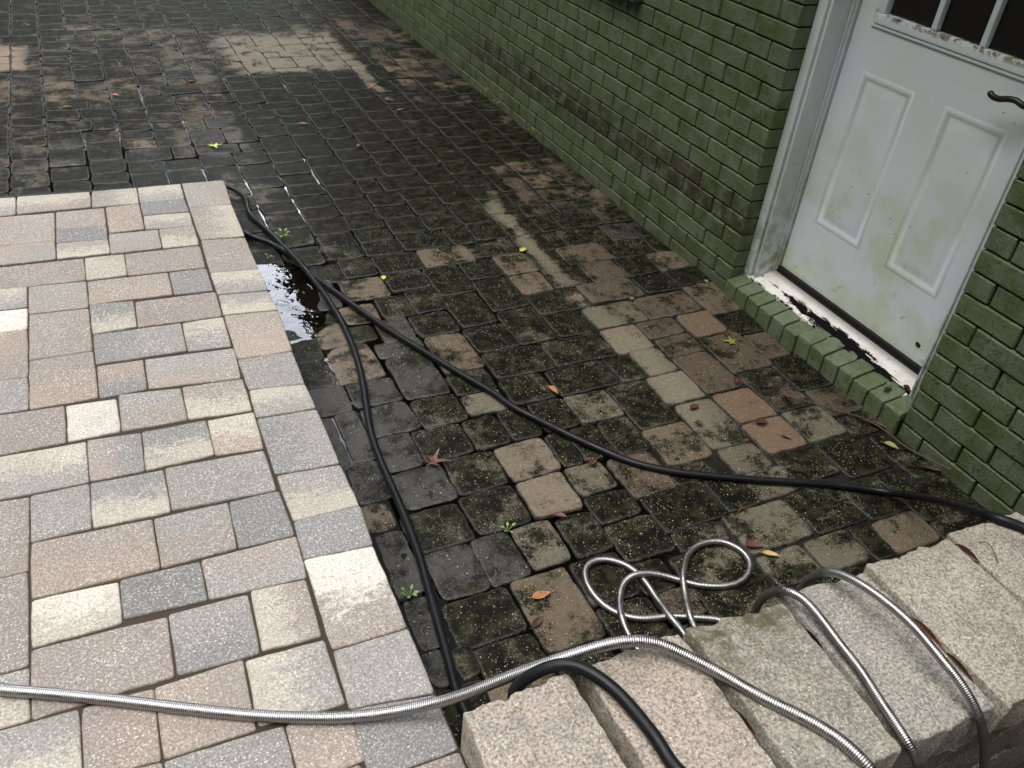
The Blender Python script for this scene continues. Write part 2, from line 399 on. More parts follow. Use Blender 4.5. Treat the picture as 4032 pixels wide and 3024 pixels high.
def paver(mb, quad, ztop, thick, joint, bev, rc, step, rough, seed, tilt=(0, 0), colA=None, colB=None, fieldfn=None, bias=.5, zfn=None):
    """a stone: rounded-corner top with rounded arrises on a (TL,TR,BR,BL) quad, walls going down"""
    q = [np.array(p, float) for p in quad]
    c = sum(q) / 4
    L = (np.linalg.norm(q[1] - q[0]) + np.linalg.norm(q[2] - q[3])) / 2
    W = (np.linalg.norm(q[3] - q[0]) + np.linalg.norm(q[2] - q[1])) / 2
    if L < .03 or W < .03: return
    def axis(len_):
        e = joint / 2
        half = len_ / 2 - e
        ds = [0, .18 * bev, .5 * bev, bev, 1.45 * bev]
        pos = [-half + d for d in ds]
        inner = 2 * (half - 1.45 * bev)
        n = max(1, int(round(inner / step)))
        pos += [-half + 1.45 * bev + inner * i / n for i in range(1, n)]
        pos += [half - d for d in reversed(ds)]
        return np.array(pos), half
    U, hu = axis(L); Vv, hv = axis(W)
    r = min(rc, hu * .8, hv * .8)
    nu, nv = len(U), len(Vv)
    uu, vv = np.meshgrid(U, Vv)
    su, sv = np.sign(uu), np.sign(vv)
    a = np.clip((np.abs(uu) - (hu - r)) / r, 0, 1); b = np.clip((np.abs(vv) - (hv - r)) / r, 0, 1)
    mxx = np.maximum(a, b); hyp = np.hypot(a, b)
    sc = np.where((a > 0) & (b > 0), mxx / np.maximum(hyp, 1e-9), 1.0)
    ua = np.where(a > 0, su * (hu - r + a * sc * r), uu); va = np.where(b > 0, sv * (hv - r + b * sc * r), vv)
    d = np.minimum(hu - np.abs(uu), hv - np.abs(vv))
    t = np.clip(d / bev, 0, 1)
    drop = bev * .8 * (1 - np.sqrt(np.clip(1 - (1 - t) ** 2, 0, 1)))
    s_ = (ua / L + .5); t_ = (va / W + .5)   # t_=1 is far (TL,TR)
    P = ((1 - s_) * t_)[..., None] * q[0] + (s_ * t_)[..., None] * q[1] + (s_ * (1 - t_))[..., None] * q[2] + ((1 - s_) * (1 - t_))[..., None] * q[3]
    X = P[..., 0].copy(); Y = P[..., 1].copy()
    Z = ztop - drop + tilt[0] * (X - c[0]) + tilt[1] * (Y - c[1])
    wedge = np.clip(1 - d / (bev * 1.6), 0, 1)
    if rough > 0:
        nn = np.array([[(hash2(x * 42, y * 42, seed), hash2(x * 42, y * 42, seed + 9.3), hash2(x * 18, y * 18, seed + 4.1)) for x, y in zip(rx, ry)] for rx, ry in zip(X, Y)])
        X += nn[..., 0] * rough * (.3 + wedge); Y += nn[..., 1] * rough * (.3 + wedge)
        Z += nn[..., 2] * rough * .6 - wedge * np.abs(nn[..., 0]) * rough * .8
    if zfn is not None: Z += zfn(X, Y)
    top = np.stack([X, Y, Z], -1).reshape(-1, 3)
    faces = [(j * nu + i, j * nu + i + 1, (j + 1) * nu + i + 1, (j + 1) * nu + i) for j in range(nv - 1) for i in range(nu - 1)]
    loop = [i for i in range(nu)] + [j * nu + nu - 1 for j in range(1, nv)] + [(nv - 1) * nu + i for i in range(nu - 2, -1, -1)] + [j * nu for j in range(nv - 2, 0, -1)]
    k = len(top); low = top[loop].copy(); low[:, 2] = ztop - thick
    if zfn is not None: low[:, 2] += zfn(low[:, 0], low[:, 1])
    m = len(loop)
    faces += [(loop[(i + 1) % m], loop[i], k + i, k + (i + 1) % m) for i in range(m)]
    allv = np.concatenate([top, low])
    at = {}
    if colA is not None:
        at['ColA'] = np.tile(np.array(colA, float), (len(allv), 1)) if np.ndim(colA) == 1 else colA
    if colB is not None:
        at['ColB'] = np.tile(np.array(colB, float), (len(allv), 1)); 
        at['Bias'] = np.full(len(allv), bias) if np.isscalar(bias) else np.concatenate([bias(s_, t_).ravel(), np.full(m, .5)])
        at['Edge'] = np.concatenate([wedge.ravel(), np.ones(m)])
    if fieldfn is not None:
        at.update(fieldfn(allv)); at['Edge'] = np.concatenate([np.clip(1 - d / (bev * 1.15), 0, 1).ravel(), np.full(m, .3)])
    mb.add(allv, faces, **at)

def catmull(P, per):
    P = [np.array(p, float) for p in P]
    P = [2 * P[0] - P[1]] + P + [2 * P[-1] - P[-2]]
    o = []
    for i in range(1, len(P) - 2):
        p0, p1, p2, p3 = P[i - 1:i + 3]
        for t in np.linspace(0, 1, per, endpoint=False):
            o.append(.5 * ((2 * p1) + (p2 - p0) * t + (2 * p0 - 5 * p1 + 4 * p2 - p3) * t * t + (3 * p1 - p0 - 3 * p2 + p3) * t ** 3))
    o.append(P[-2]); return np.array(o)
def resample(C, step):
    seg = np.linalg.norm(np.diff(C, axis=0), axis=1); s = np.concatenate([[0], np.cumsum(seg)])
    n = max(2, int(s[-1] / step)); q = np.linspace(0, s[-1], n)
    return np.stack([np.interp(q, s, C[:, i]) for i in range(3)], -1)
def smooth_path(C, it):
    C = C.copy()
    for _ in range(it): C[1:-1] = .25 * C[:-2] + .5 * C[1:-1] + .25 * C[2:]
    return C
def tube(mb, C, radii, sides=14, extra=None):
    n = len(C); T = np.gradient(C, axis=0); T /= np.linalg.norm(T, axis=1)[:, None] + 1e-12
    up = np.array([0, 0, 1.0]); ref = np.cross(T[0], up); ref = ref / (np.linalg.norm(ref) + 1e-9) if np.linalg.norm(ref) > 1e-3 else np.array([1.0, 0, 0])
    V = np.zeros((n, sides, 3)); ang = np.linspace(0, 2 * np.pi, sides, endpoint=False)
    for i in range(n):
        ref = ref - T[i] * ref.dot(T[i]); ref /= np.linalg.norm(ref); b = np.cross(T[i], ref)
        V[i] = C[i] + radii[i] * (np.cos(ang)[:, None] * ref + np.sin(ang)[:, None] * b)
    F = [(i * sides + j, i * sides + (j + 1) % sides, (i + 1) * sides + (j + 1) % sides, (i + 1) * sides + j) for i in range(n - 1) for j in range(sides)]
    F += [tuple(range(sides - 1, -1, -1)), tuple((n - 1) * sides + j for j in range(sides))]
    at = extra(n, sides) if extra else {}
    mb.add(V.reshape(-1, 3), F, **at)

# ------------------------------------------------------------------ traced layout (metres, world frame)
PATIO = [[[-2.471,1.061,-2.422,1.049,-2.421,0.902,-2.47,0.894],"CG"],[[-2.419,1.054,-2.181,1.043,-2.183,0.907,-2.42,0.905],"CT"],[[-2.176,1.041,-2.021,1.036,-2.025,0.897,-2.182,0.903],"GC"],[[-2.019,1.043,-1.864,1.043,-1.869,0.896,-2.023,0.904],"CG"],[[-2.023,0.904,-1.869,0.896,-1.868,0.789,-2.024,0.794],"BB"],[[-2.024,0.79,-1.867,0.785,-1.871,0.669,-2.027,0.682],"CG"],[[-2.139,0.892,-2.025,0.895,-2.029,0.682,-2.143,0.682],"OO"],[[-2.299,0.896,-2.142,0.893,-2.146,0.748,-2.302,0.754],"TT"],[[-2.302,0.754,-2.146,0.748,-2.148,0.639,-2.305,0.648],"BB"],[[-2.305,0.648,-2.148,0.639,-2.148,0.535,-2.307,0.536],"TC"],[[-2.464,0.896,-2.302,0.893,-2.307,0.672,-2.466,0.677],"TT"],[[-2.466,0.677,-2.307,0.67,-2.308,0.536,-2.465,0.542],"TG"],[[-2.144,0.677,-1.987,0.671,-1.991,0.529,-2.149,0.532],"GT"],[[-1.986,0.671,-1.869,0.669,-1.873,0.521,-1.989,0.527],"TC"],[[-2.108,0.521,-1.872,0.516,-1.877,0.359,-2.112,0.374],"TT"],[[-2.227,0.527,-2.108,0.521,-2.112,0.374,-2.23,0.376],"CC"],[[-2.466,0.534,-2.228,0.525,-2.23,0.374,-2.465,0.387],"TT"],[[-2.228,0.369,-1.993,0.36,-1.995,0.215,-2.231,0.225],"TO"],[[-1.991,0.361,-1.876,0.357,-1.878,0.205,-1.994,0.215],"BB"],[[-2.465,0.385,-2.392,0.38,-2.392,0.255,-2.464,0.265],"CG"],[[-2.464,0.264,-2.392,0.253,-2.393,0.134,-2.462,0.143],"WW"],[[-2.39,0.379,-2.23,0.37,-2.232,0.205,-2.391,0.216],"GT"],[[-2.39,0.214,-2.232,0.203,-2.236,-0.03,-2.393,-0.028],"TT"],[[-2.23,0.223,-2.108,0.211,-2.113,0.057,-2.232,0.054],"BC"],[[-2.107,0.206,-1.873,0.2,-1.877,0.048,-2.113,0.057],"TT"],[[-2.231,0.051,-1.995,0.044,-1.999,-0.107,-2.233,-0.101],"BG"],[[-1.994,0.046,-1.876,0.046,-1.88,-0.117,-1.998,-0.107],"CG"],[[-2.462,0.142,-2.393,0.132,-2.394,-0.107,-2.46,-0.102],"OT"],[[-2.393,-0.033,-2.234,-0.033,-2.235,-0.256,-2.395,-0.255],"TO"],[[-1.861,1.044,-1.706,1.036,-1.715,0.812,-1.865,0.824],"GT"],[[-1.864,0.821,-1.716,0.81,-1.718,0.544,-1.865,0.556],"TC"],[[-1.864,0.556,-1.718,0.542,-1.72,0.306,-1.872,0.32],"TT"],[[-1.871,0.32,-1.72,0.304,-1.719,0.162,-1.871,0.177],"CG"],[[-1.871,0.176,-1.72,0.159,-1.716,0.038,-1.875,0.054],"GC"],[[-1.874,0.049,-1.716,0.033,-1.725,-0.191,-1.878,-0.188],"TO"],[[-1.878,-0.191,-1.726,-0.193,-1.73,-0.358,-1.876,-0.339],"GG"],[[-1.876,-0.339,-1.73,-0.358,-1.727,-0.471,-1.882,-0.464],"CG"],[[-1.881,-0.467,-1.728,-0.474,-1.729,-0.7,-1.882,-0.689],"BG"],[[-1.881,-0.691,-1.729,-0.703,-1.725,-0.852,-1.878,-0.852],"GC"],[[-1.878,-0.852,-1.725,-0.852,-1.733,-0.981,-1.884,-0.969],"BB"],[[-1.884,-0.969,-1.734,-0.981,-1.734,-1.214,-1.888,-1.211],"WT"],[[-1.888,-1.212,-1.734,-1.214,-1.736,-1.372,-1.892,-1.345],"GG"],[[-1.892,-1.346,-1.737,-1.373,-1.737,-1.492,-1.898,-1.489],"BB"],[[-1.898,-1.489,-1.737,-1.493,-1.738,-1.598,-1.899,-1.594],"TT"],[[-2.232,-0.109,-2.114,-0.113,-2.118,-0.254,-2.234,-0.258],"OB"],[[-2.112,-0.112,-1.874,-0.126,-1.884,-0.279,-2.116,-0.255],"GT"],[[-2.19,-0.255,-2.038,-0.273,-2.04,-0.415,-2.195,-0.412],"GT"],[[-2.036,-0.272,-1.88,-0.284,-1.883,-0.429,-2.04,-0.415],"TC"],[[-2.313,-0.265,-2.194,-0.272,-2.196,-0.411,-2.314,-0.412],"WW"],[[-2.458,-0.25,-2.314,-0.265,-2.316,-0.415,-2.457,-0.412],"TT"],[[-2.46,-0.1,-2.394,-0.11,-2.395,-0.255,-2.459,-0.246],"GG"],[[-2.433,-0.417,-2.274,-0.422,-2.276,-0.576,-2.433,-0.571],"CG"],[[-2.274,-0.42,-2.152,-0.429,-2.157,-0.577,-2.276,-0.574],"TB"],[[-2.151,-0.427,-1.998,-0.43,-2.0,-0.572,-2.157,-0.577],"BC"],[[-1.997,-0.431,-1.881,-0.434,-1.886,-0.586,-2.0,-0.574],"CO"],[[-2.116,-0.582,-1.888,-0.592,-1.889,-0.743,-2.119,-0.73],"GG"],[[-2.275,-0.58,-2.117,-0.586,-2.119,-0.733,-2.279,-0.728],"BC"],[[-2.457,-0.418,-2.436,-0.42,-2.435,-0.57,-2.455,-0.568],"CG"],[[-2.397,-0.578,-2.276,-0.58,-2.279,-0.728,-2.398,-0.728],"GG"],[[-2.455,-0.568,-2.398,-0.581,-2.401,-0.812,-2.453,-0.807],"TT"],[[-2.398,-0.729,-2.159,-0.742,-2.16,-0.893,-2.399,-0.889],"TO"],[[-2.158,-0.741,-2.0,-0.744,-2.004,-0.891,-2.159,-0.892],"GT"],[[-1.999,-0.743,-1.885,-0.743,-1.882,-0.894,-2.004,-0.892],"BB"],[[-2.082,-0.896,-1.88,-0.896,-1.887,-1.02,-2.083,-1.008],"TG"],[[-2.239,-0.894,-2.083,-0.897,-2.083,-1.008,-2.242,-1.0],"BB"],[[-2.399,-0.89,-2.24,-0.898,-2.242,-1.009,-2.401,-1.01],"WC"],[[-2.401,-1.012,-2.163,-1.019,-2.166,-1.165,-2.403,-1.166],"TT"],[[-2.161,-1.015,-2.008,-1.02,-2.013,-1.171,-2.164,-1.165],"GB"],[[-2.004,-1.014,-1.89,-1.022,-1.897,-1.175,-2.011,-1.167],"CT"],[[-2.204,-1.174,-2.046,-1.171,-2.052,-1.328,-2.207,-1.323],"OT"],[[-2.044,-1.175,-1.895,-1.18,-1.894,-1.334,-2.05,-1.319],"CG"],[[-2.324,-1.172,-2.204,-1.175,-2.208,-1.324,-2.328,-1.316],"TO"],[[-2.449,-1.163,-2.326,-1.172,-2.328,-1.316,-2.448,-1.305],"GC"],[[-2.453,-0.807,-2.402,-0.812,-2.403,-1.05,-2.451,-1.046],"TT"],[[-2.451,-1.046,-2.403,-1.051,-2.403,-1.166,-2.449,-1.163],"GC"],[[-2.207,-1.325,-2.006,-1.333,-2.007,-1.449,-2.201,-1.432],"GG"],[[-2.005,-1.333,-1.892,-1.344,-1.891,-1.486,-2.006,-1.449],"TO"],[[-2.448,-1.306,-2.328,-1.316,-2.327,-1.414,-2.447,-1.405],"BG"],[[-2.327,-1.316,-2.208,-1.325,-2.202,-1.432,-2.327,-1.414],"TT"]]
COURT = [[[-1.373,0.511,-1.254,0.648],"M"],[[-1.238,0.507,-1.063,0.647],"D"],[[-1.234,0.37,-1.095,0.498],"M"],[[-1.393,0.357,-1.253,0.496],"T"],[[-1.083,0.302,-0.946,0.499],"D"],[[-1.32,0.214,-1.215,0.342],"M"],[[-1.201,0.213,-1.085,0.354],"M"],[[-1.088,0.081,-0.956,0.269],"D"],[[-0.928,0.153,-0.787,0.356],"D"],[[-0.929,0.373,-0.793,0.501],"D"],[[-0.775,0.37,-0.635,0.522],"T"],[[-0.779,0.216,-0.66,0.353],"T"],[[-0.628,0.335,-0.5,0.417],"M"],[[-0.626,0.219,-0.489,0.326],"M"],[[-0.78,0.069,-0.579,0.201],"DT"],[[-0.464,0.222,-0.31,0.371],"B"],[[-0.545,0.082,-0.324,0.217],"B"],[[-0.299,0.231,-0.155,0.368],"D"],[[-0.311,0.096,-0.145,0.209],"D"],[[-0.146,0.11,0.024,0.217],"D"],[[-0.619,-0.073,-0.418,0.057],"L"],[[-0.387,-0.074,-0.176,0.064],"B"],[[-1.245,0.065,-1.108,0.181],"M"],[[-1.453,0.21,-1.341,0.321],"T"],[[-1.36,0.062,-1.258,0.182],"W"],[[-0.934,-0.08,-0.797,0.116],"M"],[[-0.776,-0.085,-0.634,0.052],"D"],[[-1.236,-0.157,-1.106,0.036],"T"],[[-1.09,-0.09,-0.941,0.042],"D"],[[-1.399,-0.015,-1.261,0.062],"W"],[[-1.085,-0.243,-0.889,-0.106],"M"],[[-0.856,-0.238,-0.642,-0.106],"M"],[[-0.63,-0.241,-0.492,-0.104],"C"],[[-0.462,-0.192,-0.341,-0.1],"B"],[[-0.465,-0.303,-0.331,-0.209],"B"],[[-0.594,-0.385,-0.486,-0.248],"L"],[[-0.699,-0.383,-0.608,-0.257],"M"],[[-0.93,-0.39,-0.723,-0.262],"M"],[[-1.401,-0.245,-1.262,-0.041],"W"],[[-1.24,-0.284,-1.118,-0.19],"M"],[[-1.085,-0.391,-0.95,-0.261],"M"],[[-0.938,-0.54,-0.791,-0.414],"L"],[[-0.778,-0.617,-0.639,-0.411],"M"],[[-0.62,-0.53,-0.481,-0.406],"C"],[[-1.55,-0.246,-1.419,-0.128],"W"],[[-1.552,-0.398,-1.41,-0.272],"G"],[[-1.4,-0.397,-1.265,-0.285],"M"],[[-1.24,-0.395,-1.136,-0.302],"L"],[[-1.169,-0.537,-1.071,-0.415],"M"],[[-1.061,-0.531,-0.943,-0.406],"D"],[[-1.008,-0.68,-0.917,-0.57],"M"],[[-0.89,-0.691,-0.794,-0.561],"M"],[[-0.786,-0.801,-0.646,-0.64],"T"],[[-1.556,-0.555,-1.456,-0.413],"G"],[[-1.448,-0.545,-1.302,-0.425],"M"],[[-1.283,-0.549,-1.187,-0.426],"M"],[[-1.244,-0.697,-1.093,-0.564],"C"],[[-1.08,-0.686,-1.017,-0.57],"D"],[[-1.629,-0.487,-1.57,-0.264],"G"],[[-1.662,-0.635,-1.575,-0.495],"G"],[[-1.552,-0.712,-1.42,-0.569],"G"],[[-1.4,-0.698,-1.261,-0.569],"M"],[[-1.243,-0.851,-1.113,-0.722],"C"],[[-1.085,-0.816,-0.988,-0.722],"L"],[[-1.088,-0.925,-0.965,-0.838],"D"],[[-1.397,-0.851,-1.269,-0.721],"M"],[[-1.323,-1.002,-1.228,-0.874],"L"],[[-1.207,-1.011,-1.112,-0.902],"M"],[[-1.092,-1.063,-0.953,-0.952],"M"],[[-1.558,-1.023,-1.455,-0.875],"W"],[[-1.446,-1.022,-1.357,-0.88],"W"],[[-1.669,-0.975,-1.595,-0.766],"G"],[[-1.573,-1.162,-1.432,-1.039],"M"],[[-1.4,-1.244,-1.267,-1.035],"T"],[[-1.241,-1.154,-1.114,-1.034],"M"],[[-1.563,-1.276,-1.431,-1.184],"M"],[[-1.672,-1.136,-1.62,-0.998],"G"],[[-1.677,-1.237,-1.635,-1.146],"G"],[[-1.611,-1.229,-1.568,-1.159],"M"],[[-1.246,-1.295,-1.12,-1.193],"M"],[[-1.094,-1.274,-0.999,-1.192],"B"],[[-1.399,-1.349,-1.279,-1.263],"M"],[[-0.29,-0.228,-0.162,-0.103],"O"],[[-0.15,-0.259,-0.011,-0.127],"D"],[[-0.299,-0.458,-0.139,-0.262],"B"],[[-0.468,-0.536,-0.329,-0.332],"B"],[[-0.3,-0.686,-0.163,-0.485],"BD"],[[-0.145,-0.622,0.006,-0.443],"D"],[[-0.139,-0.773,-0.007,-0.64],"B"],[[-0.453,-0.7,-0.319,-0.554],"OO"],[[-0.609,-0.775,-0.485,-0.575],"L"],[[-0.461,-0.85,-0.319,-0.714],"OO"],[[-0.299,-0.841,-0.157,-0.715],"L"],[[-0.131,-0.874,-0.002,-0.787],"M"],[[-0.614,-0.892,-0.487,-0.791],"L"],[[-0.466,-0.992,-0.313,-0.875],"DT"],[[-0.292,-1.021,-0.122,-0.87],"D"],[[-0.612,-1.002,-0.473,-0.908],"L"],[[-0.769,-1.162,-0.567,-1.03],"L"],[[-0.538,-1.171,-0.374,-1.097],"DT"],[[-0.774,-1.286,-0.637,-1.184],"L"],[[-0.609,-1.289,-0.474,-1.183],"L"],[[-0.46,-1.302,-0.393,-1.187],"D"],[[-0.386,-1.302,-0.229,-1.195],"T"]]
HOSE = {'hA':[(-1.61,1.109,0.013),(-1.572,0.931,0.014),(-1.536,0.727,0.02),(-1.523,0.594,0.034),(-1.508,0.481,0.034),(-1.492,0.381,0.024),(-1.48,0.217,0.014),(-1.486,0.043,0.012),(-1.505,-0.114,0.012),(-1.533,-0.255,0.012),(-1.559,-0.385,0.012),(-1.571,-0.509,0.012),(-1.575,-0.645,0.012),(-1.58,-0.77,0.012),(-1.589,-0.884,0.012),(-1.605,-1.001,0.012),(-1.62,-1.109,0.012),(-1.632,-1.196,0.012),(-1.643,-1.265,0.012),(-1.644,-1.318,0.012)],'hA2':[(-1.646,-1.501,0.345),(-1.608,-1.515,0.395),(-1.575,-1.529,0.412),(-1.552,-1.546,0.412),(-1.533,-1.575,0.411),(-1.519,-1.611,0.411),(-1.509,-1.665,0.411),(-1.504,-1.715,0.411),(-1.502,-1.748,0.405)],'hB':[(-1.637,0.893,0.013),(-1.598,0.849,0.013),(-1.554,0.765,0.013),(-1.521,0.681,0.012),(-1.497,0.562,0.012),(-1.441,0.387,0.012),(-1.378,0.203,0.013),(-1.324,0.064,0.013),(-1.261,-0.08,0.013),(-1.201,-0.214,0.013),(-1.151,-0.321,0.013),(-1.116,-0.42,0.013),(-1.065,-0.508,0.013),(-1.015,-0.594,0.013),(-0.956,-0.685,0.013),(-0.895,-0.766,0.013),(-0.811,-0.833,0.013),(-0.718,-0.885,0.013),(-0.611,-0.939,0.013),(-0.489,-0.996,0.013),(-0.355,-1.06,0.013),(-0.264,-1.142,0.03),(-0.312,-1.258,0.13),(-0.42,-1.384,0.26),(-0.526,-1.488,0.37),(-0.556,-1.541,0.412),(-0.521,-1.585,0.412),(-0.497,-1.642,0.412)],'hC':[(-1.656,1.367,0.03),(-1.748,1.389,0.03),(-1.822,1.397,0.03),(-1.931,1.413,0.03),(-2.022,1.41,0.03),(-2.11,1.427,0.028),(-2.198,1.448,0.02),(-2.319,1.474,0.013),(-2.421,1.483,0.012)],'sA':[(-2.505,-1.058,0.21),(-2.448,-1.092,0.21),(-2.361,-1.136,0.21),(-2.267,-1.186,0.21),(-2.159,-1.246,0.21),(-2.05,-1.304,0.21),(-1.955,-1.347,0.211),(-1.912,-1.364,0.212),(-1.864,-1.381,0.216),(-1.81,-1.4,0.228),(-1.757,-1.421,0.25),(-1.712,-1.445,0.285),(-1.641,-1.474,0.34),(-1.574,-1.504,0.39),(-1.501,-1.525,0.42),(-1.456,-1.539,0.428),(-1.415,-1.559,0.426),(-1.383,-1.59,0.42),(-1.348,-1.631,0.414),(-1.305,-1.7,0.412),(-1.261,-1.762,0.413),(-1.237,-1.807,0.414),(-1.225,-1.846,0.412),(-1.215,-1.874,0.4),(-1.186,-1.892,0.35)],'s2':[(-1.08,-1.89,0.3),(-1.108,-1.88,0.36),(-1.126,-1.862,0.4),(-1.127,-1.831,0.41),(-1.12,-1.782,0.412),(-1.108,-1.723,0.412),(-1.105,-1.662,0.414),(-1.103,-1.619,0.418),(-1.107,-1.579,0.424),(-1.117,-1.556,0.426),(-1.123,-1.534,0.41),(-1.11,-1.502,0.36),(-1.094,-1.477,0.3)],'loop':[(-1.003,-1.313,0.012),(-1.048,-1.291,0.012),(-1.098,-1.268,0.012),(-1.175,-1.246,0.012),(-1.223,-1.2,0.01),(-1.24,-1.14,0.01),(-1.232,-1.086,0.01),(-1.207,-1.056,0.01),(-1.165,-1.052,0.01),(-1.122,-1.083,0.01),(-1.1,-1.136,0.01),(-1.101,-1.212,0.01),(-1.11,-1.281,0.026),(-1.098,-1.326,0.012)],'loop2':[(-1.064,-1.315,0.012),(-1.066,-1.292,0.028),(-1.035,-1.231,0.02),(-1.008,-1.179,0.028),(-0.943,-1.115,0.012),(-0.884,-1.097,0.01),(-0.834,-1.11,0.01),(-0.805,-1.152,0.01),(-0.811,-1.2,0.01),(-0.856,-1.235,0.01),(-0.914,-1.238,0.01),(-0.978,-1.211,0.01),(-1.019,-1.179,0.012),(-1.064,-1.151,0.02),(-1.117,-1.137,0.027),(-1.159,-1.146,0.02),(-1.197,-1.192,0.02),(-1.222,-1.244,0.028),(-1.222,-1.282,0.012)],'s3':[(-0.98,-1.476,0.3),(-0.999,-1.5,0.36),(-1.014,-1.532,0.415),(-1.01,-1.557,0.435),(-1.004,-1.599,0.45),(-0.994,-1.655,0.455),(-0.989,-1.711,0.455),(-0.993,-1.773,0.452),(-0.988,-1.818,0.44),(-0.983,-1.852,0.42),(-0.972,-1.872,0.39),(-0.934,-1.882,0.32),(-0.899,-1.892,0.24),(-0.867,-1.908,0.15)]}

# ------------------------------------------------------------------ ground
g_ = MB()
nx = 40
gx = np.linspace(-14, 6, nx); gy = np.linspace(-10, 16, nx)
XX, YY = np.meshgrid(gx, gy)
g_.add(np.stack([XX, YY, np.full_like(XX, -.05)], -1).reshape(-1, 3), [(j * nx + i, j * nx + i + 1, (j + 1) * nx + i + 1, (j + 1) * nx + i) for j in range(nx - 1) for i in range(nx - 1)])
tag(g_.build('ground', MDIRT), 'dark garden soil under and around the paving', 'ground', kind='structure')

# ------------------------------------------------------------------ courtyard paving
def dip(x, y):
    """the court sags towards the foot of the raised patio, where rain stands"""
    x = np.asarray(x); y = np.asarray(y)
    a = np.exp(-((x + 1.64) / .15) ** 2 - ((y - .48) / .27) ** 2) * .022
    b = np.exp(-((x + 2.15) / .55) ** 2 - ((y - 1.58) / .24) ** 2) * .004
    c = np.exp(-((x + 1.45) / .22) ** 2 - ((y - .0) / .35) ** 2) * .003
    d = np.exp(-((x + 1.62) / .14) ** 2 - ((y + .75) / .5) ** 2) * .006
    return -(a + b + c + d)

BASE = {'D': (.080, .072, .052), 'M': (.092, .083, .060), 'T': (.140, .112, .079), 'B': (.100, .078, .057), 'G': (.050, .047, .043),
        'L': (.135, .122, .090), 'C': (.185, .155, .114), 'O': (.165, .115, .078), 'W': (.040, .037, .032)}
MOSS = {'D': 1.02, 'M': .80, 'T': .46, 'B': .40, 'G': .44, 'L': .46, 'C': .28, 'O': .04, 'W': .52}

def court_fields(x, y, own):
    """clean streak under the roof's drip line, the washed patch further off, black growth between"""
    w = .05 * mnoise.noise(Vector((y * 1.3, 3.1, 0))) + .03 * mnoise.noise(Vector((y * 5, 7.1, 0)))
    m = own
    wob = mnoise.noise(Vector((x * 2.2, y * 2.2, 5.0)))
    if own is None:
        m = .90 + .30 * wob
        if y > 1.0 and x > -1.45 and x < -.1: m = max(m, 1.06 - .3 * max(0, (y - 2.75)))
        if x > -.42 and y > 2.2: m = .58 + .3 * wob
        if x > -.42 and y < 1.4: m = .62 + .3 * wob
        if x < -1.45 and y > 1.3: m = .70 + .42 * wob
    k = 1.0
    # washed patch
    px = min(max((x + 1.47 + .10 * wob) / .22, 0), 1) * min(max((-.50 - x) / .14, 0), 1)
    py = min(max((y - 2.93 - .06 * wob) / .12, 0), 1) * min(max((4.15 - y + .25 * wob) / .5, 0), 1)
    m = m * (1 - (.66 + .2 * mnoise.noise(Vector((x * 6, y * 6, 1.5)))) * px * py)
    lx = min(max((-2.40 - x) / .05, 0), 1) * min(max((y - 3.2) / .06, 0), 1) * min(max((3.75 - y) / .1, 0), 1)
    m = m * (1 - .9 * lx)
    # drip line
    dx = abs(x + .575 + w) / (.052 + .022 * mnoise.noise(Vector((y * 2.1, 1.7, 9.0))))
    st = max(0, 1 - dx * dx) * min(1, max(.30, .62 + 1.1 * mnoise.noise(Vector((y * 1.6, 4.4, 2.0)))))
    if y < -.62: st *= max(0, 1 - (-.62 - y) / .2)
    m = m - .72 * max(0, st)
    if y > 4.05: m = max(m, min(.9, m + (y - 4.05) * .9))
    return m, px * py, max(0, st), lx

def court_attr(base, own, wetness):
    def fn(V):
        n = len(V); ca = np.zeros((n, 3)); mo = np.zeros(n); we = np.zeros(n)
        for i, (x, y, z) in enumerate(V):
            m, patch, st, lx = court_fields(x, y, own)
            c = np.array(base)
            c = c * (1 - patch) + np.array((.185, .165, .128)) * patch
            c = c * (1 - lx) + np.array((.24, .185, .135)) * lx
            c = c * (1 - .7 * st) + np.array((.205, .19, .142)) * .7 * st
            ca[i] = c; mo[i] = m
            wd = math.exp(-((x + 1.62) / .28) ** 2 - ((y - .1) / 1.1) ** 2) + .45 * math.exp(-((x + 2.0) / .8) ** 2 - ((y - 1.6) / .5) ** 2) + .15 * math.exp(-((x + 1.25) / .5) ** 2 - ((y - 1.9) / .8) ** 2)
            we[i] = min(1, max(wetness, wd) * (1 - .6 * patch))
        return {'ColA': ca, 'Moss': mo, 'Wet': we}
    return fn

stones = []      # x0,y0,x1,y1,code
for (a, c_) in COURT: stones.append((*a, c_))
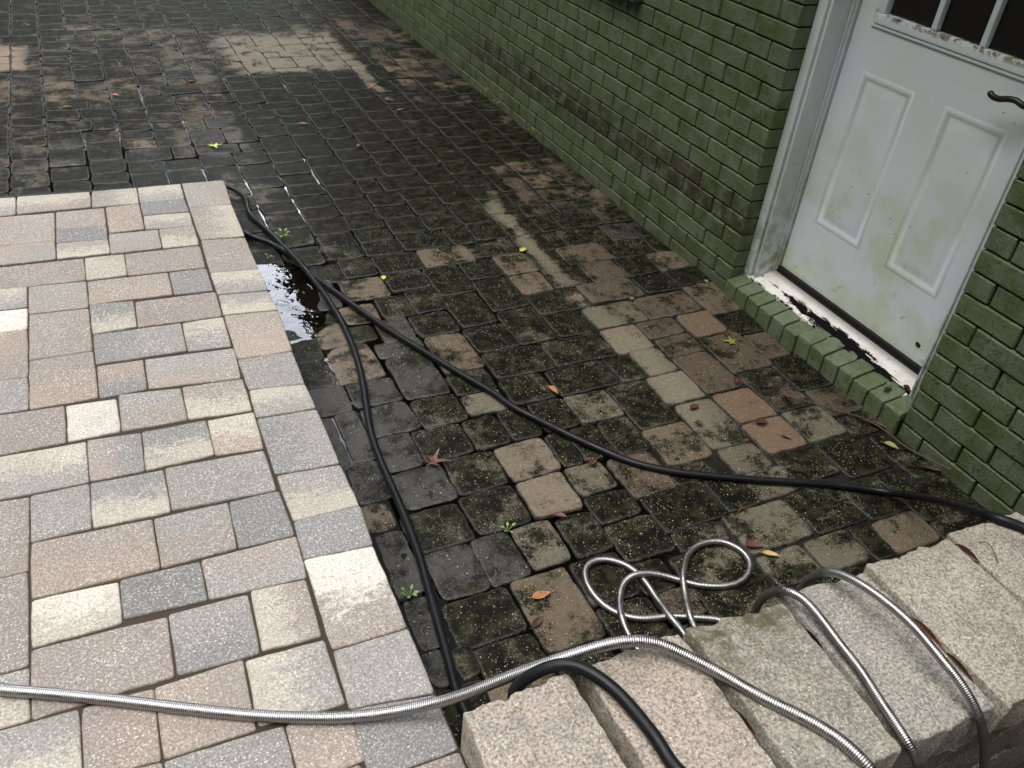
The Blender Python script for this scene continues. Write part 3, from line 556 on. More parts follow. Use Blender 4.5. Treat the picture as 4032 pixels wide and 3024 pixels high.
# fill what the tracing left open: greedy packing on a fine raster
RX0, RX1, RY0, RY1, RS = -1.785, -.004, -1.53, .66, .006
gw, gh = int((RX1 - RX0) / RS), int((RY1 - RY0) / RS)
occ = np.zeros((gh, gw), np.int32)
def mark(x0, y0, x1, y1, d):
    i0, i1 = int(math.ceil((x0 - d - RX0) / RS)), int(math.floor((x1 + d - RX0) / RS)); j0, j1 = int(math.ceil((y0 - d - RY0) / RS)), int(math.floor((y1 + d - RY0) / RS))
    occ[max(j0, 0):max(j1, 0), max(i0, 0):max(i1, 0)] = 1
for s_ in stones: mark(*s_[:4], .011)
for (sw, sh) in [(.205, .138), (.138, .205), (.138, .138), (.105, .138), (.138, .105), (.095, .12), (.12, .09), (.07, .138), (.138, .07), (.075, .085), (.05, .13), (.13, .05), (.06, .06), (.045, .09)]:
    kw, kh = int(sw / RS), int(sh / RS)
    while True:
        I = np.zeros((gh + 1, gw + 1), np.int32); I[1:, 1:] = occ.cumsum(0).cumsum(1)
        S = I[kh:, kw:] - I[:-kh, kw:] - I[kh:, :-kw] + I[:-kh, :-kw]
        idx = np.argwhere(S == 0)
        if len(idx) == 0: break
        j, i = idx[0]
        x0, y0 = RX0 + i * RS, RY0 + j * RS
        stones.append((x0, y0, x0 + kw * RS, y0 + kh * RS, None)); mark(x0, y0, x0 + kw * RS, y0 + kh * RS, .011)
        if occ.all(): break
# close up gaps the tracing left too wide
def grow(lst):
    res = []
    for i, (x0, y0, x1, y1, c_) in enumerate(lst):
        d = [.06] * 4
        for k, (a0, b0, a1, b1, _c) in enumerate(lst):
            if k == i: continue
            if min(y1, b1) - max(y0, b0) > .012:
                if a1 <= x0 + .004: d[0] = min(d[0], x0 - a1)
                if a0 >= x1 - .004: d[2] = min(d[2], a0 - x1)
            if min(x1, a1) - max(x0, a0) > .012:
                if b1 <= y0 + .004: d[1] = min(d[1], y0 - b1)
                if b0 >= y1 - .004: d[3] = min(d[3], b0 - y1)
        g_ = [min(.011, max(0, (q - .0145) / 2)) if q < .059 else 0 for q in d]
        res.append((x0 - g_[0], y0 - g_[1], x1 + g_[2], y1 + g_[3], c_))
    return res
stones = grow(grow(stones))
# columns running away along the house
edges = [-.004, -.16, -.315, -.475, -.63, -.785, -.94, -1.095, -1.25, -1.405, -1.56, -1.715]
while edges[-1] > -4.4: edges.append(edges[-1] - .155)
tops = {}
for i in range(len(edges) - 1):
    xa, xb = edges[i + 1], edges[i]
    t = .56 if i < 11 else 1.02
    for s_ in stones:
        if min(s_[2], xb) - max(s_[0], xa) > .03: t = max(t, s_[3] + .014)
    tops[i] = t
r2 = random.Random(23)
YEND = 7.6
while True:
    i = min(tops, key=lambda k: tops[k])
    y = tops[i]
    if y > YEND: break
    xa, xb = edges[i + 1], edges[i]
    gap = .0125 - .002 * min(1, max(0, (y - 3) / 2))
    nb = i + 1
    if nb in tops and abs(tops[nb] - y) < .02 and r2.random() < .55:
        y = max(y, tops[nb]); W2 = edges[i] - edges[nb + 1]
        cut = W2 * r2.choice([.32, .66, .5]); h = r2.choice([.105, .138, .138])
        stones.append((edges[nb + 1] + gap / 2, y, edges[nb + 1] + cut - gap / 2, y + h, None)); stones.append((edges[nb + 1] + cut + gap / 2, y, xb - gap / 2, y + h, None))
        tops[i] = tops[nb] = y + h + gap
    else:
        h = r2.choice([.105, .138, .138, .205])
        stones.append((xa + gap / 2, y, xb - gap / 2, y + h, None)); tops[i] = y + h + gap

cm = MB(); r3 = random.Random(5)
for (x0, y0, x1, y1, c_) in stones:
    if x0 < -1.83 and y0 < .95: continue
    cx, cy = (x0 + x1) / 2, (y0 + y1) / 2
    j = lambda: r3.uniform(-.0035, .0035)
    e = .0050
    quad = [(x0 - e + j(), y1 + e + j()), (x1 + e + j(), y1 + e + j()), (x1 + e + j(), y0 - e + j()), (x0 - e + j(), y0 - e + j())]
    near = math.hypot(cx + 2.1, cy + 2.2)
    st_ = .02 if near < 3.2 else (.03 if near < 4.6 else .045)
    if c_ is None:
        own = None; code = r3.choice('MDMBTGM'); wetv = .1
        base = np.array(BASE[code])
        if cx > -.45 and cy > .4: base = np.array(BASE[r3.choice('BBTG')])
        if cy < .6: own = {'G': .35}.get(code, MOSS[code]); 
        if cy < -1.0 and cx > -1.0: base = np.array(BASE['L']); own = .78
    else:
        code = c_[0]; base = np.array(BASE[code]); own = MOSS[code]
        if c_ == 'DT': own = .8; base = np.array(BASE['T'])
        if c_ == 'BD': own = .66
        if c_ == 'OO': own = -.05; base = np.array(BASE['O'])
        wetv = {'W': 1.0, 'G': .75}.get(code, .15)
    base = base * r3.uniform(.92, 1.08)
    paver(cm, quad, r3.uniform(-.0022, .0022), .045, .0, .0072, .020, st_, .0034, r3.uniform(0, 90), (r3.uniform(-.022, .022), r3.uniform(-.022, .022)),
          colA=None, fieldfn=court_attr(base, own, wetv), zfn=dip)
tag(cm.build('courtyard_paving', MCRT, angle=60), 'sunken courtyard of wet mossy tumbled pavers beside the green brick wall', 'paving', kind='structure')

jm = MB()
jx = np.arange(-4.6, .02, .05); jy = np.arange(-1.62, 7.8, .05)
JX, JY = np.meshgrid(jx, jy)
JZ = -.0115 + dip(JX, JY)
jn = len(jx)
jm.add(np.stack([JX, JY, JZ], -1).reshape(-1, 3), [(a * jn + b, a * jn + b + 1, (a + 1) * jn + b + 1, (a + 1) * jn + b) for a in range(len(jy) - 1) for b in range(jn - 1)])
tag(jm.build('courtyard_joint_silt', MJNT), 'dark wet silt filling the joints between the courtyard pavers', 'silt', kind='structure')

wmb = MB()
wx = np.arange(-3.4, -.86, .025); wy = np.arange(-1.30, 2.02, .025)
WX, WY = np.meshgrid(wx, wy); wn = len(wx)
AG = np.exp(-((WX + 1.62) / .12) ** 2 - ((WY - .48) / .25) ** 2) + .10 * np.exp(-((WX + 1.5) / .25) ** 2 - ((WY + .2) / .8) ** 2) + .02
wmb.add(np.stack([WX, WY, np.full_like(WX, -.0088)], -1).reshape(-1, 3), [(a * wn + b, a * wn + b + 1, (a + 1) * wn + b + 1, (a + 1) * wn + b) for a in range(len(wy) - 1) for b in range(wn - 1)
         if not (wx[b] < -1.84 and wy[a] < .93)], Agit=AG.ravel())
tag(wmb.build('puddle_water', MWAT), 'shallow rain water standing along the foot of the raised patio', 'water', kind='structure')

# ------------------------------------------------------------------ raised patio
PC = {'T': (.252, .221, .197), 'G': (.238, .230, .220), 'B': (.180, .183, .184), 'C': (.385, .362, .305), 'W': (.54, .52, .46), 'O': (.282, .234, .197)}
PH = .2
pm = MB(); r4 = random.Random(11)
def patio_stone(quad, code):
    a, b = PC[code[0]], PC[code[1]]
    s = r4.uniform(.93, 1.07)
    a = np.array(a) * s; b = np.array(b) * s
    if code[0] == code[1]:
        b = a * r4.choice([.82, 1.12, .9]) ; bias = .5
    else:
        mode = r4.random(); sg = 1
        # blended stones: the second colour gathers towards one side
        bias = (lambda s_, t_: .5 + .42 * (1 - 2 * t_)) if mode < .75 else (lambda s_, t_: .5 + .35 * (2 * s_ - 1))
    paver(pm, quad, PH + r4.uniform(-.0012, .0012), .07, .0010, .0036, .008, .035, .0014, r4.uniform(0, 99), (r4.uniform(-.008, .008), r4.uniform(-.008, .008)), colA=a, colB=b, bias=bias)
for P, code in PATIO:
    q = [(P[0], P[1]), (P[2], P[3]), (P[4], P[5]), (P[6], P[7])]
    if q[0][0] < -2.43 and q[3][0] < -2.43: q[0] = (-2.5495, q[0][1]); q[3] = (-2.5495, q[3][1])
    if q[2][1] < -1.36 and q[3][1] < -1.36 and q[2][0] < -1.85: q[2] = (q[2][0], -1.4505); q[3] = (q[3][0], -1.4505)
    if q[2][1] < -1.55 and q[3][1] < -1.50: q[2] = (q[2][0], -1.5995); q[3] = (q[3][0], -1.5995)
    patio_stone(q, code)
codes = ['TT', 'TG', 'GG', 'CG', 'TC', 'BB', 'BC', 'OT', 'GT', 'WC', 'TO']
xe = [-2.552]
while xe[-1] > -4.3: xe.append(xe[-1] - .155)
for i in range(len(xe) - 1):
    y = -3.4
    while y < .95:
        h = r4.choice([.116, .152, .152, .235])
        if y + h > 1.05: h = 1.05 - y
        patio_stone([(xe[i + 1], y + h), (xe[i], y + h), (xe[i], y), (xe[i + 1], y)], r4.choice(codes)); y += h
y = -1.452
while y > -3.4:
    h = r4.choice([.116, .152]); x = -1.903
    y2 = y - h
    xs = [x]
    while xs[-1] > -2.50: xs.append(max(-2.552, xs[-1] - r4.choice([.116, .152, .235])))
    for a_, b_ in zip(xs[1:], xs[:-1]):
        if a_ < b_ - .03 and y < -1.452 + .001: patio_stone([(a_, y), (b_, y), (b_, y2), (a_, y2)], r4.choice(codes))
    y = y2
y = -1.601
while y > -3.4:
    h = r4.choice([.116, .152]); patio_stone([(-1.901, y), (-1.745, y), (-1.745, y - h), (-1.901, y - h)], r4.choice(codes)); y -= h
tag(pm.build('patio_paving', MPAV, angle=50), 'raised patio of pale tan, grey and cream concrete pavers', 'paving', kind='structure')
sb = MB()
sb.box(-4.35, -1.735, -3.4, .985, PH - .060, PH - .0048)
tag(sb.build('patio_sand_bed', MSND), 'sand showing in the joints of the raised patio', 'sand', kind='structure')
pb = MB(); r5 = random.Random(3)
def block_run(mb, axis, fixed, a0, a1, z0, z1, depth, sign, ca, length=.235):
    a = a0
    while a < a1 - .02:
        b = min(a1, a + length * r5.uniform(.9, 1.1)); s = r5.uniform(.8, 1.15)
        colA = np.array(ca) * s
        kw = dict(ColA=np.tile(colA, (1, 1)), ColB=np.tile(colA * .8, (1, 1)), Bias=.5, Edge=.3)
        f0, f1 = sorted((fixed, fixed - sign * depth))
        if axis == 'y': mb.box(f0, f1, a + .002, b - .002, z0 + .002, z1 - .001, .007, **kw)
        else: mb.box(a + .002, b - .002, f0, f1, z0 + .002, z1 - .001, .007, **kw)
        a = b
for z0, z1 in ((-.04, .06), (.06, .128)):
    block_run(pb, 'y', -1.765, -3.4, .95, z0, z1, .15, 1, (.20, .17, .145))
    block_run(pb, 'x', .955, -4.3, -1.77, z0, z1, .15, 1, (.20, .17, .145))
tag(pb.build('patio_edge_blocks', MPAV, angle=40), 'concrete block riser carrying the edge of the raised patio', 'edging', kind='structure')

# ------------------------------------------------------------------ retaining wall
rw = empty('retaining_wall', 'low retaining wall of speckled concrete caps across the bottom right, hoses draped over it', 'wall', (-.9, -1.7, 0))
CAPS = [([(-1.764, -1.540), (-1.570, -1.533), (-1.560, -1.862), (-1.768, -1.858)], (.40, .345, .29), (.30, .28, .255), 0),
        ([(-1.545, -1.532), (-1.345, -1.534), (-1.345, -1.868), (-1.537, -1.864)], (.365, .315, .265), (.315, .277, .238), 0),
        ([(-1.336, -1.536), (-1.126, -1.546), (-1.136, -1.860), (-1.330, -1.866)], (.30, .280, .235), (.25, .243, .220), 1),
        ([(-1.114, -1.526), (-.918, -1.548), (-.922, -1.862), (-1.122, -1.858)], (.30, .285, .25), (.255, .25, .235), 0),
        ([(-.910, -1.538), (-.688, -1.544), (-.690, -1.872), (-.912, -1.868)], (.345, .315, .262), (.30, .275, .238), 0),
        ([(-.682, -1.530), (-.470, -1.536), (-.474, -1.868), (-.684, -1.866)], (.34, .305, .255), (.29, .265, .235), 0),
        ([(-.460, -1.546), (-.245, -1.55), (-.247, -1.864), (-.462, -1.862)], (.36, .31, .26), (.30, .27, .24), 0),
        ([(-.236, -1.548), (-.006, -1.55), (-.006, -1.864), (-.238, -1.866)], (.33, .30, .25), (.29, .265, .235), 0)]
def mat_cap():
    g = G('speckled_cap_concrete')
    ca = g.attr('ColA', 'Color'); cb = g.attr('ColB', 'Color'); my = g.attr('Mossy')
    n = g.noise(26, 5, .7); base = g.mix(g.ramp(n, .36, .66), ca, cb)
    base = g.mix(g.ramp(g.noise(8, 5, .7), .50, .68, 0, .5), base, (.15, .14, .11))
    gr = g.noise(190, 4, .7)
    base = g.mix(g.ramp(gr, .54, .36, 0, .75), base, (.075, .07, .063))
    base = g.mix(g.ramp(gr, .52, .68, 0, .5), base, (.55, .50, .42))
    sp = g.vor(170); sc = g.vor(170, out='Color')
    s1 = g.math('MULTIPLY', g.ramp(sp, .38, .25), g.math('GREATER_THAN', g.math('MULTIPLY', sc, 1.0), .60))
    base = g.mix(g.math('MULTIPLY', s1, g.ramp(g.noise(22, 3, .6), .35, .65, .15, .75)), base, (.60, .565, .46))
    base = g.mix(g.math('MULTIPLY', g.ramp(g.noise(24, 6, .78), .36, .64), my), base, (.075, .070, .038))
    nrm = g.bump(g.math('ADD', gr, g.math('MULTIPLY', s1, .4)), .55, .0022)
    pit = g.ramp(g.noise(34, 6, .75), .34, .46)
    base = g.mix(g.math('SUBTRACT', .22, g.math('MULTIPLY', pit, .22)), base, (.10, .09, .07))
    nrm = g.bump(g.math('ADD', g.noise(75, 5, .7), g.math('MULTIPLY', pit, .4)), .5, .0028, nrm)
    return g.pbr(base, .9, 0, nrm, .3)
MCAP = mat_cap()
for qi, (quad, ca, cb, mossy) in enumerate(CAPS):
    mb = MB(); ca = tuple(c * .97 for c in ca); cb = tuple(c * .94 for c in cb)
    def cf(V, quad=quad, ca=ca, cb=cb, mossy=mossy):
        n = len(V); far = (V[:, 1] + 1.62) / .07; near = (-1.80 - V[:, 1]) / .06; low = np.clip((.385 - V[:, 2]) / .02, 0, 1)
        m = np.clip(far, 0, 1) * (.95 if mossy else .28) + np.clip(near, 0, 1) * .2 + low * .38
        xl = min(quad[0][0], quad[3][0]); xr = max(quad[1][0], quad[2][0])
        m += np.clip(1 - np.minimum(V[:, 0] - xl, xr - V[:, 0]) / .011, 0, 1) * np.clip((.397 - V[:, 2]) / .006, 0, 1) * .8  # shade of the gaps painted onto the facing cap sides
        if mossy: m += np.clip((-1.25 - V[:, 0]) / .08, 0, 1) * .25 + np.clip((V[:, 1] + 1.70) / .2, 0, .6)
        return {'ColA': np.tile(ca, (n, 1)), 'ColB': np.tile(cb, (n, 1)), 'Mossy': np.clip(m, 0, 1)}
    quad = [tuple(p) for p in quad]
    zt = .4 + [0, -.004, .002, -.004, .002, .001, -.002, 0][qi]
    paver(mb, quad, zt, .1, .004, .0050, .006, .010, .0034, 13.7 * qi + 2, ([0, .01, -.015, .02, .005, 0, .01, 0][qi], 0), fieldfn=cf)
    # broken, rock-faced ends
    o = mb.build('cap_stone', MCAP, rw, angle=32)
    me = o.data
    co = np.zeros(len(me.vertices) * 3); me.vertices.foreach_get('co', co); co = co.reshape(-1, 3)
    for i, (x, y, z) in enumerate(co):
        e = max(0, 1 - min(abs(y + 1.548), abs(y + 1.864)) / .03)
        if e > 0:
            s = 1 if y > -1.7 else -1
            k = mnoise.noise(Vector((x * 28, z * 22, qi * 3.3))) * .012 + mnoise.noise(Vector((x * 75, z * 70, qi * 5.1))) * .008
            co[i, 1] += s * e * k * (1 if s > 0 else .55); co[i, 2] -= e * abs(k) * .35
    me.vertices.foreach_set('co', co.ravel()); me.update()
    if mossy: o['label'] = 'grey cap stone with green moss on its far end'
fb = MB(); r6 = random.Random(31)
for z0, z1 in ((-.05, .10), (.10, .198), (.198, .297)):
    x = -1.752
    while x < -.02:
        w = min(r6.uniform(.2, .3), -.008 - x); s = r6.uniform(.8, 1.1)
        n = np.array((.19, .175, .14)) * s
        fb.box(x + .002, x + w - .002, -1.845 - r6.uniform(0, .006), -1.562 + r6.uniform(0, .004), z0 + .002, z1 - .001, .010, ColA=n[None], ColB=(n * .75)[None], Mossy=.5)
        x += w
fb.build('block_face', MCAP, rw, angle=40)

# ------------------------------------------------------------------ house
house = empty('brick_house', 'house wall of green painted brick with a recessed white back door', 'house', (0, 0, 0))
BR, CO, Z0 = .2032, .0677, 1.056
bm_ = MB(); r7 = random.Random(17)
def brick(y0, y1, z0, z1, xin=.085, xf=0.0):
    """one brick: front face at x = xf looking to -x, slightly uneven, rounded arrises"""
    ny, nz = 6, 3
    ys = [y0, y0 + .0022, y0 + .005] + list(np.linspace(y0 + .03, y1 - .03, ny - 3)) + [y1 - .005, y1 - .0022, y1]
    zs = [z0, z0 + .0022, z0 + .005, (z0 + z1) / 2, z1 - .005, z1 - .0022, z1]
    proud = r7.uniform(-.0022, .0022); sd_ = r7.uniform(0, 99); ty = r7.uniform(-.010, .010)
    V = []; te = []
    for z in zs:
        for y in ys:
            d = min(y - y0, y1 - y, z - z0, z1 - z); b = max(0, 1 - d / .0022)
            nn = mnoise.noise(Vector((y * 30, z * 30, sd_))) * .0017 + mnoise.noise(Vector((y * 90, z * 60, sd_))) * .0009
            V.append((xf + proud + .0022 * b * b + nn + ty * (y - (y0 + y1) / 2), y + nn * .6, z + (nn if b > 0 else 0) * .8))
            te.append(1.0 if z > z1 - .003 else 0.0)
    k = len(ys); m = len(zs)
    F = [(a * k + b, (a + 1) * k + b, (a + 1) * k + b + 1, a * k + b + 1) for a in range(m - 1) for b in range(k - 1)]
    lp = [b for b in range(k)] + [a * k + k - 1 for a in range(1, m)] + [(m - 1) * k + b for b in range(k - 2, -1, -1)] + [a * k for a in range(m - 2, 0, -1)]
    n0 = len(V)
    for i in lp: V.append((xf + xin, V[i][1], V[i][2]))
    L = len(lp)
    F += [(lp[i], lp[(i + 1) % L], n0 + (i + 1) % L, n0 + i) for i in range(L)]
    F.append(tuple(n0 + i for i in range(L)))
    te += [0.0] * L
    cy, cz = (y0 + y1) / 2, (z0 + z1) / 2
    band = .375 - .05 * max(0, cy) * .9
    st = 0.0
    if cy > -.1: st = max(0, 1 - abs(cz - (.30 if cy < 1 else .30 - .05 * (cy - 1))) / .13) * min(1, (cy + .25) / .35) * (1 if cy < 2.3 else max(0, 1 - (cy - 2.3)))
    if cz < .11: st = max(st, .25)
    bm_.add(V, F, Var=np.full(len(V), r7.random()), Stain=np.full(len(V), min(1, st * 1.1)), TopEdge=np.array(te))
G2 = .0030
WY0, WY1, WZ0, WZ1 = .93, 1.95, .853, 2.14
def rows(side):
    for i in range(-24, 17):
        z1 = Z0 - CO * i; z0 = z1 - CO
        if z1 < -.03: continue
        if side == 'L':
            y = 0.0; first = BR if i % 2 else BR / 2; yend = 6.3
            s = 1
        else:
            y = -.912; first = BR if i % 2 == 0 else .083; yend = -3.6; s = -1
        L = first; first_b = True
        if z0 > 2.13:
            if side == 'R': continue
            y = -3.6; L = BR if i % 2 else BR / 2
        while (y - yend) * s < 0:
            a, b = sorted((y, y + s * L))
            GH = .0044
            pa, pb = a + (GH if not (first_b and s > 0) else 0), b - (GH if not (first_b and s < 0) else 0)
            if side == 'L' and a < 3.651 < b and b - a > .09:
                segs = [(pa, 3.651 - .004), (3.651 + .004, pb)]
            else: segs = [(pa, pb)]
            for (p, q) in segs:
                if side == 'L' and WZ0 - .001 < z0 < WZ1 - .02:
                    if p >= WY0 - .02 and q <= WY1 + .02: continue
                    if p < WY0 < q: q = WY0
                    if p < WY1 < q: p = WY1
                if q - p > .02: brick(p, q, z0 + G2, z1 - G2)
            y += s * L; L = BR; first_b = False
rows('L'); rows('R')
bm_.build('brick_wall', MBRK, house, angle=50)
mo = MB()
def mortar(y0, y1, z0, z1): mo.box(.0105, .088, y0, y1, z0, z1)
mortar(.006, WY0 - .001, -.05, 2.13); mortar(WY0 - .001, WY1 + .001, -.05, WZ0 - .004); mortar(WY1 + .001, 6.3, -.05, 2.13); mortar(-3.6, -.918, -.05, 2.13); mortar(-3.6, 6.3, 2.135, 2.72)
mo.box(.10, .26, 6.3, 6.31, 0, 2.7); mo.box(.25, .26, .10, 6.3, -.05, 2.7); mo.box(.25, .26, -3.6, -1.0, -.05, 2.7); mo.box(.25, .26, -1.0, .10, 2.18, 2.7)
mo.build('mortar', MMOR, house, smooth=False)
ev = MB(); ev.box(-.58, .6, -3.9, 6.6, 2.74, 2.78); ev.box(-.60, -.578, -3.9, 6.6, 2.70, 2.86)
eo = ev.build('roof_eave', MEAV, house, smooth=False)
rf = MB(); rf.add([(-.63, -3.95, 2.87), (-.63, 6.65, 2.87), (2.6, 6.65, 4.2), (2.6, -3.95, 4.2), (-.63, -3.95, 2.84), (-.63, 6.65, 2.84), (2.6, 6.65, 4.17), (2.6, -3.95, 4.17)], [(0, 3, 2, 1), (4, 5, 6, 7), (0, 1, 5, 4), (1, 2, 6, 5), (2, 3, 7, 6), (3, 0, 4, 7)])
rf.build('roof', MRF, house, smooth=False)

# brick sill on edge under the door
ds = MB(); r8 = random.Random(9)
for k in range(13):
    y1 = -.003 - k * .0699; y0 = y1 - .0630
    zt = .060 + r8.uniform(-.003, .003) + (.008 if k > 5 else 0)
    fx = -.016 + r8.uniform(-.003, .003)
    bm = bmesh.new(); bmesh.ops.create_cube(bm, size=1)
    bmesh.ops.subdivide_edges(bm, edges=bm.edges[:], cuts=3, use_grid_fill=True)
    for q in bm.verts:
        x = .030 + q.co.x * .092; y = (y0 + y1) / 2 + q.co.y * (y1 - y0); z = .01 + (q.co.z + .5) * (zt - .01) + (.018 * (q.co.x + .5) if q.co.z > 0 else 0)
        nn = Vector((mnoise.noise(Vector((x * 40, y * 40, z * 40))), mnoise.noise(Vector((x * 40 + 7, y * 40, z * 40))), mnoise.noise(Vector((x * 40, y * 40 + 5, z * 40)))))
        q.co = Vector((x + (fx + .016), y, z)) + nn * .0028
        if q.co.z < .03: q.co.z = -.03
    sharp = [e for e in bm.edges if len(e.link_faces) == 2 and e.calc_face_angle() > 1.0]
    bmesh.ops.bevel(bm, geom=sharp, offset=.004, segments=2, profile=.6, affect='EDGES')
    bm.verts.index_update()
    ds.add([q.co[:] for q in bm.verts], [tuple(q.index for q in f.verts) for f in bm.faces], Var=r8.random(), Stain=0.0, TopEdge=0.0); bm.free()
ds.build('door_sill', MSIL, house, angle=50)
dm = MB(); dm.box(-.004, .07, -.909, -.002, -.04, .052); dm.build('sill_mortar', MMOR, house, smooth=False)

# threshold board
th = MB(); ty = np.linspace(-.910, -.002, 60)
prof = [(.060, .045), (.059, .072), (.062, .080), (.068, .083), (.095, .090), (.125, .098), (.150, .106), (.154, .112), (.185, .116), (.185, .04)]
V = []; F = []
for i, y in enumerate(ty):
    for (x, z) in prof:
        w = mnoise.noise(Vector((y * 18, x * 60, 2))) * .0012
        V.append((x + w * .5, y, z + w))
k = len(prof)
for i in range(len(ty) - 1):
    for j in range(k - 1): F.append((i * k + j, i * k + j + 1, (i + 1) * k + j + 1, (i + 1) * k + j))
th.add(V, F)
th.build('threshold', MTHR, house, angle=40)

# door frame
fr = MB()
for s, y in ((1, 0), (-1, -.912)):
    def fbx(x0, x1, a, b, z0=.086, z1=2.12, bev=.0014):
        ya, yb = sorted((y - s * a, y - s * b)); fr.box(x0, x1, ya, yb, z0, z1, bev)
    fbx(.062, .110, .001, .0400); fbx(.075, .110, .0403, .0530); fbx(.066, .150, .0533, .0600); fbx(.146, .158, .0602, .0660); fbx(.1582, .24, .0602, .0715)
fr.box(.062, .110, -.911, -.001, 2.0605, 2.13, .003)
fr.box(.112, .24, -.8385, -.0735, 2.085, 2.13, .003)
fo = fr.build('door_frame', MFRM, house, angle=20)

# door leaf
DX, DY0, DY1, DZ0, DZ1 = .170, -.836, -.0770, .134, 2.08
dr = MB()
pans = [(-.391, -.168, .358, .895), (-.735, -.512, .358, .895)]
ywin = (-.755, -.157); zwin = (1.040, 1.93)
yl = sorted({DY0, DY1, -.391, -.168, -.735, -.512, ywin[0], ywin[1]}); zl = sorted({DZ0, DZ1, .358, .895, zwin[0], zwin[1]})
def inrect(y, z, r): return r[0] < y < r[1] and r[2] < z < r[3]
for a in range(len(yl) - 1):
    for b in range(len(zl) - 1):
        cy, cz = (yl[a] + yl[a + 1]) / 2, (zl[b] + zl[b + 1]) / 2
        if any(inrect(cy, cz, p) for p in pans) or inrect(cy, cz, (*ywin, *zwin)): continue
        dr.add([(DX, yl[a], zl[b]), (DX, yl[a + 1], zl[b]), (DX, yl[a + 1], zl[b + 1]), (DX, yl[a], zl[b + 1])], [(0, 3, 2, 1)])
for (p0, p1, q0, q1) in pans:
    rings = [(0, 0), (.004, -.0018), (.010, -.0022), (.017, .0002), (.022, .0034), (.027, .0040), (.033, .0036), (.046, .0008), (.054, .0003)]
    V = []
    for ins, dx in rings: V += [(DX + dx, p0 + ins, q0 + ins), (DX + dx, p1 - ins, q0 + ins), (DX + dx, p1 - ins, q1 - ins), (DX + dx, p0 + ins, q1 - ins)]
    F = []
    for i in range(len(rings) - 1):
        for j in range(4): F.append((4 * i + j, 4 * i + 4 + j, 4 * i + 4 + (j + 1) % 4, 4 * i + (j + 1) % 4))
    L = 4 * (len(rings) - 1); F.append((L, L + 3, L + 2, L + 1))
    dr.add(V, F)
dr.box(DX + .0005, DX + .044, DY0, DY0 + .004, DZ0, DZ1); dr.box(DX + .0005, DX + .044, DY1 - .004, DY1, DZ0, DZ1); dr.box(DX + .0005, DX + .044, DY0 + .0045, DY1 - .0045, DZ0, DZ0 + .004)
dr.box(DX + .040, DX + .044, DY0 + .0045, DY1 - .0045, DZ0 + .005, ywin and 1.06)
door = dr.build('door', MDOOR, house, angle=35)
wf = MB()
def bar(y0, y1, z0, z1, x0=DX - .010, x1=DX + .02, bev=.003): wf.box(x0, x1, y0, y1, z0, z1, bev)
bar(ywin[0], ywin[1], 1.040, 1.072); bar(ywin[0], ywin[1], 1.898, 1.93); bar(ywin[0], ywin[0] + .030, 1.0725, 1.8975); bar(ywin[1] - .030, ywin[1], 1.0725, 1.8975)
bar(ywin[0] - .012, ywin[1] + .012, 1.028, 1.0395, DX - .006, DX + .004, .0025); bar(ywin[1] + .0005, ywin[1] + .012, 1.0398, 1.93, DX - .006, DX + .004, .0025); bar(ywin[0] - .012, ywin[0] - .0005, 1.0398, 1.93, DX - .006, DX + .004, .0025)
wf.build('window_frame', MLIT, door, angle=40)
my = [-.380, -.556]; mz = [1.348, 1.623]
for y in my:
    m_ = MB(); m_.box(DX - .008, DX + .014, y - .0095, y + .0095, 1.0722, 1.8978, .004); m_.build('window_bar', MLIT, door, angle=40)
for z in mz:
    for (a, b) in ((-.725, -.5658), (-.5462, -.3898), (-.3702, -.187)):
        m_ = MB(); m_.box(DX - .006, DX + .014, a, b, z - .0095, z + .0095, .004); m_.build('window_bar', MLIT, door, angle=40)
yg = [-.725, -.556, -.380, -.187]; zg = [1.072, 1.348, 1.623, 1.898]
for a in range(3):
    for b in range(3):
        m_ = MB(); m_.box(DX + .0145, DX + .0185, yg[a] + .001, yg[a + 1] - .001, zg[b] + .001, zg[b + 1] - .001); m_.build('window_pane', MGLS, door, smooth=False)
hd = MB()
tube(hd, resample(catmull([(.108, -.673, .990), (.106, -.687, .983), (.106, -.709, .982), (.108, -.731, .989), (.112, -.754, .992), (.118, -.776, .985), (.135, -.787, .982), (.168, -.789, .982)], 10), .004), np.array([.0055] + [.0085] * 200)[:len(resample(catmull([(.108, -.673, .990), (.106, -.687, .983), (.106, -.709, .982), (.108, -.731, .989), (.112, -.754, .992), (.118, -.776, .985), (.135, -.787, .982), (.168, -.789, .982)], 10), .004))], 12)
tube(hd, np.array([(.158, -.789, .982), (.1695, -.789, .982)]), [.030, .033], 24)
hd.build('door_handle', MBLK, door, angle=50)
hl = MB()
bm = bmesh.new(); bmesh.ops.create_icosphere(bm, subdivisions=2, radius=1)
for q in bm.verts: q.co = Vector((DX - .001 + q.co.x * .003, -.742 + q.co.y * .011, .192 + q.co.z * .0085 + q.co.y * .002)) + Vector((0, mnoise.noise(q.co * 2) * .002, 0))
bm.verts.index_update(); hl.add([q.co[:] for q in bm.verts], [tuple(q.index for q in f.verts) for f in bm.faces]); bm.free()
hl.build('bullet_hole', MBLK, door).name = 'puncture'
sw = MB(); sw.box(.1565, .186, -.838, -.0745, .1165, .1335); sw.box(.152, .1562, -.838, -.0745, .113, .119)
sw.build('door_sweep', MSWP, house, smooth=False)
# the dim room behind
rm = MB(); rm.box(.36, .37, -1.4, .4, 0, 2.4); rm.build('inner_wall', MSWP, house, smooth=False)
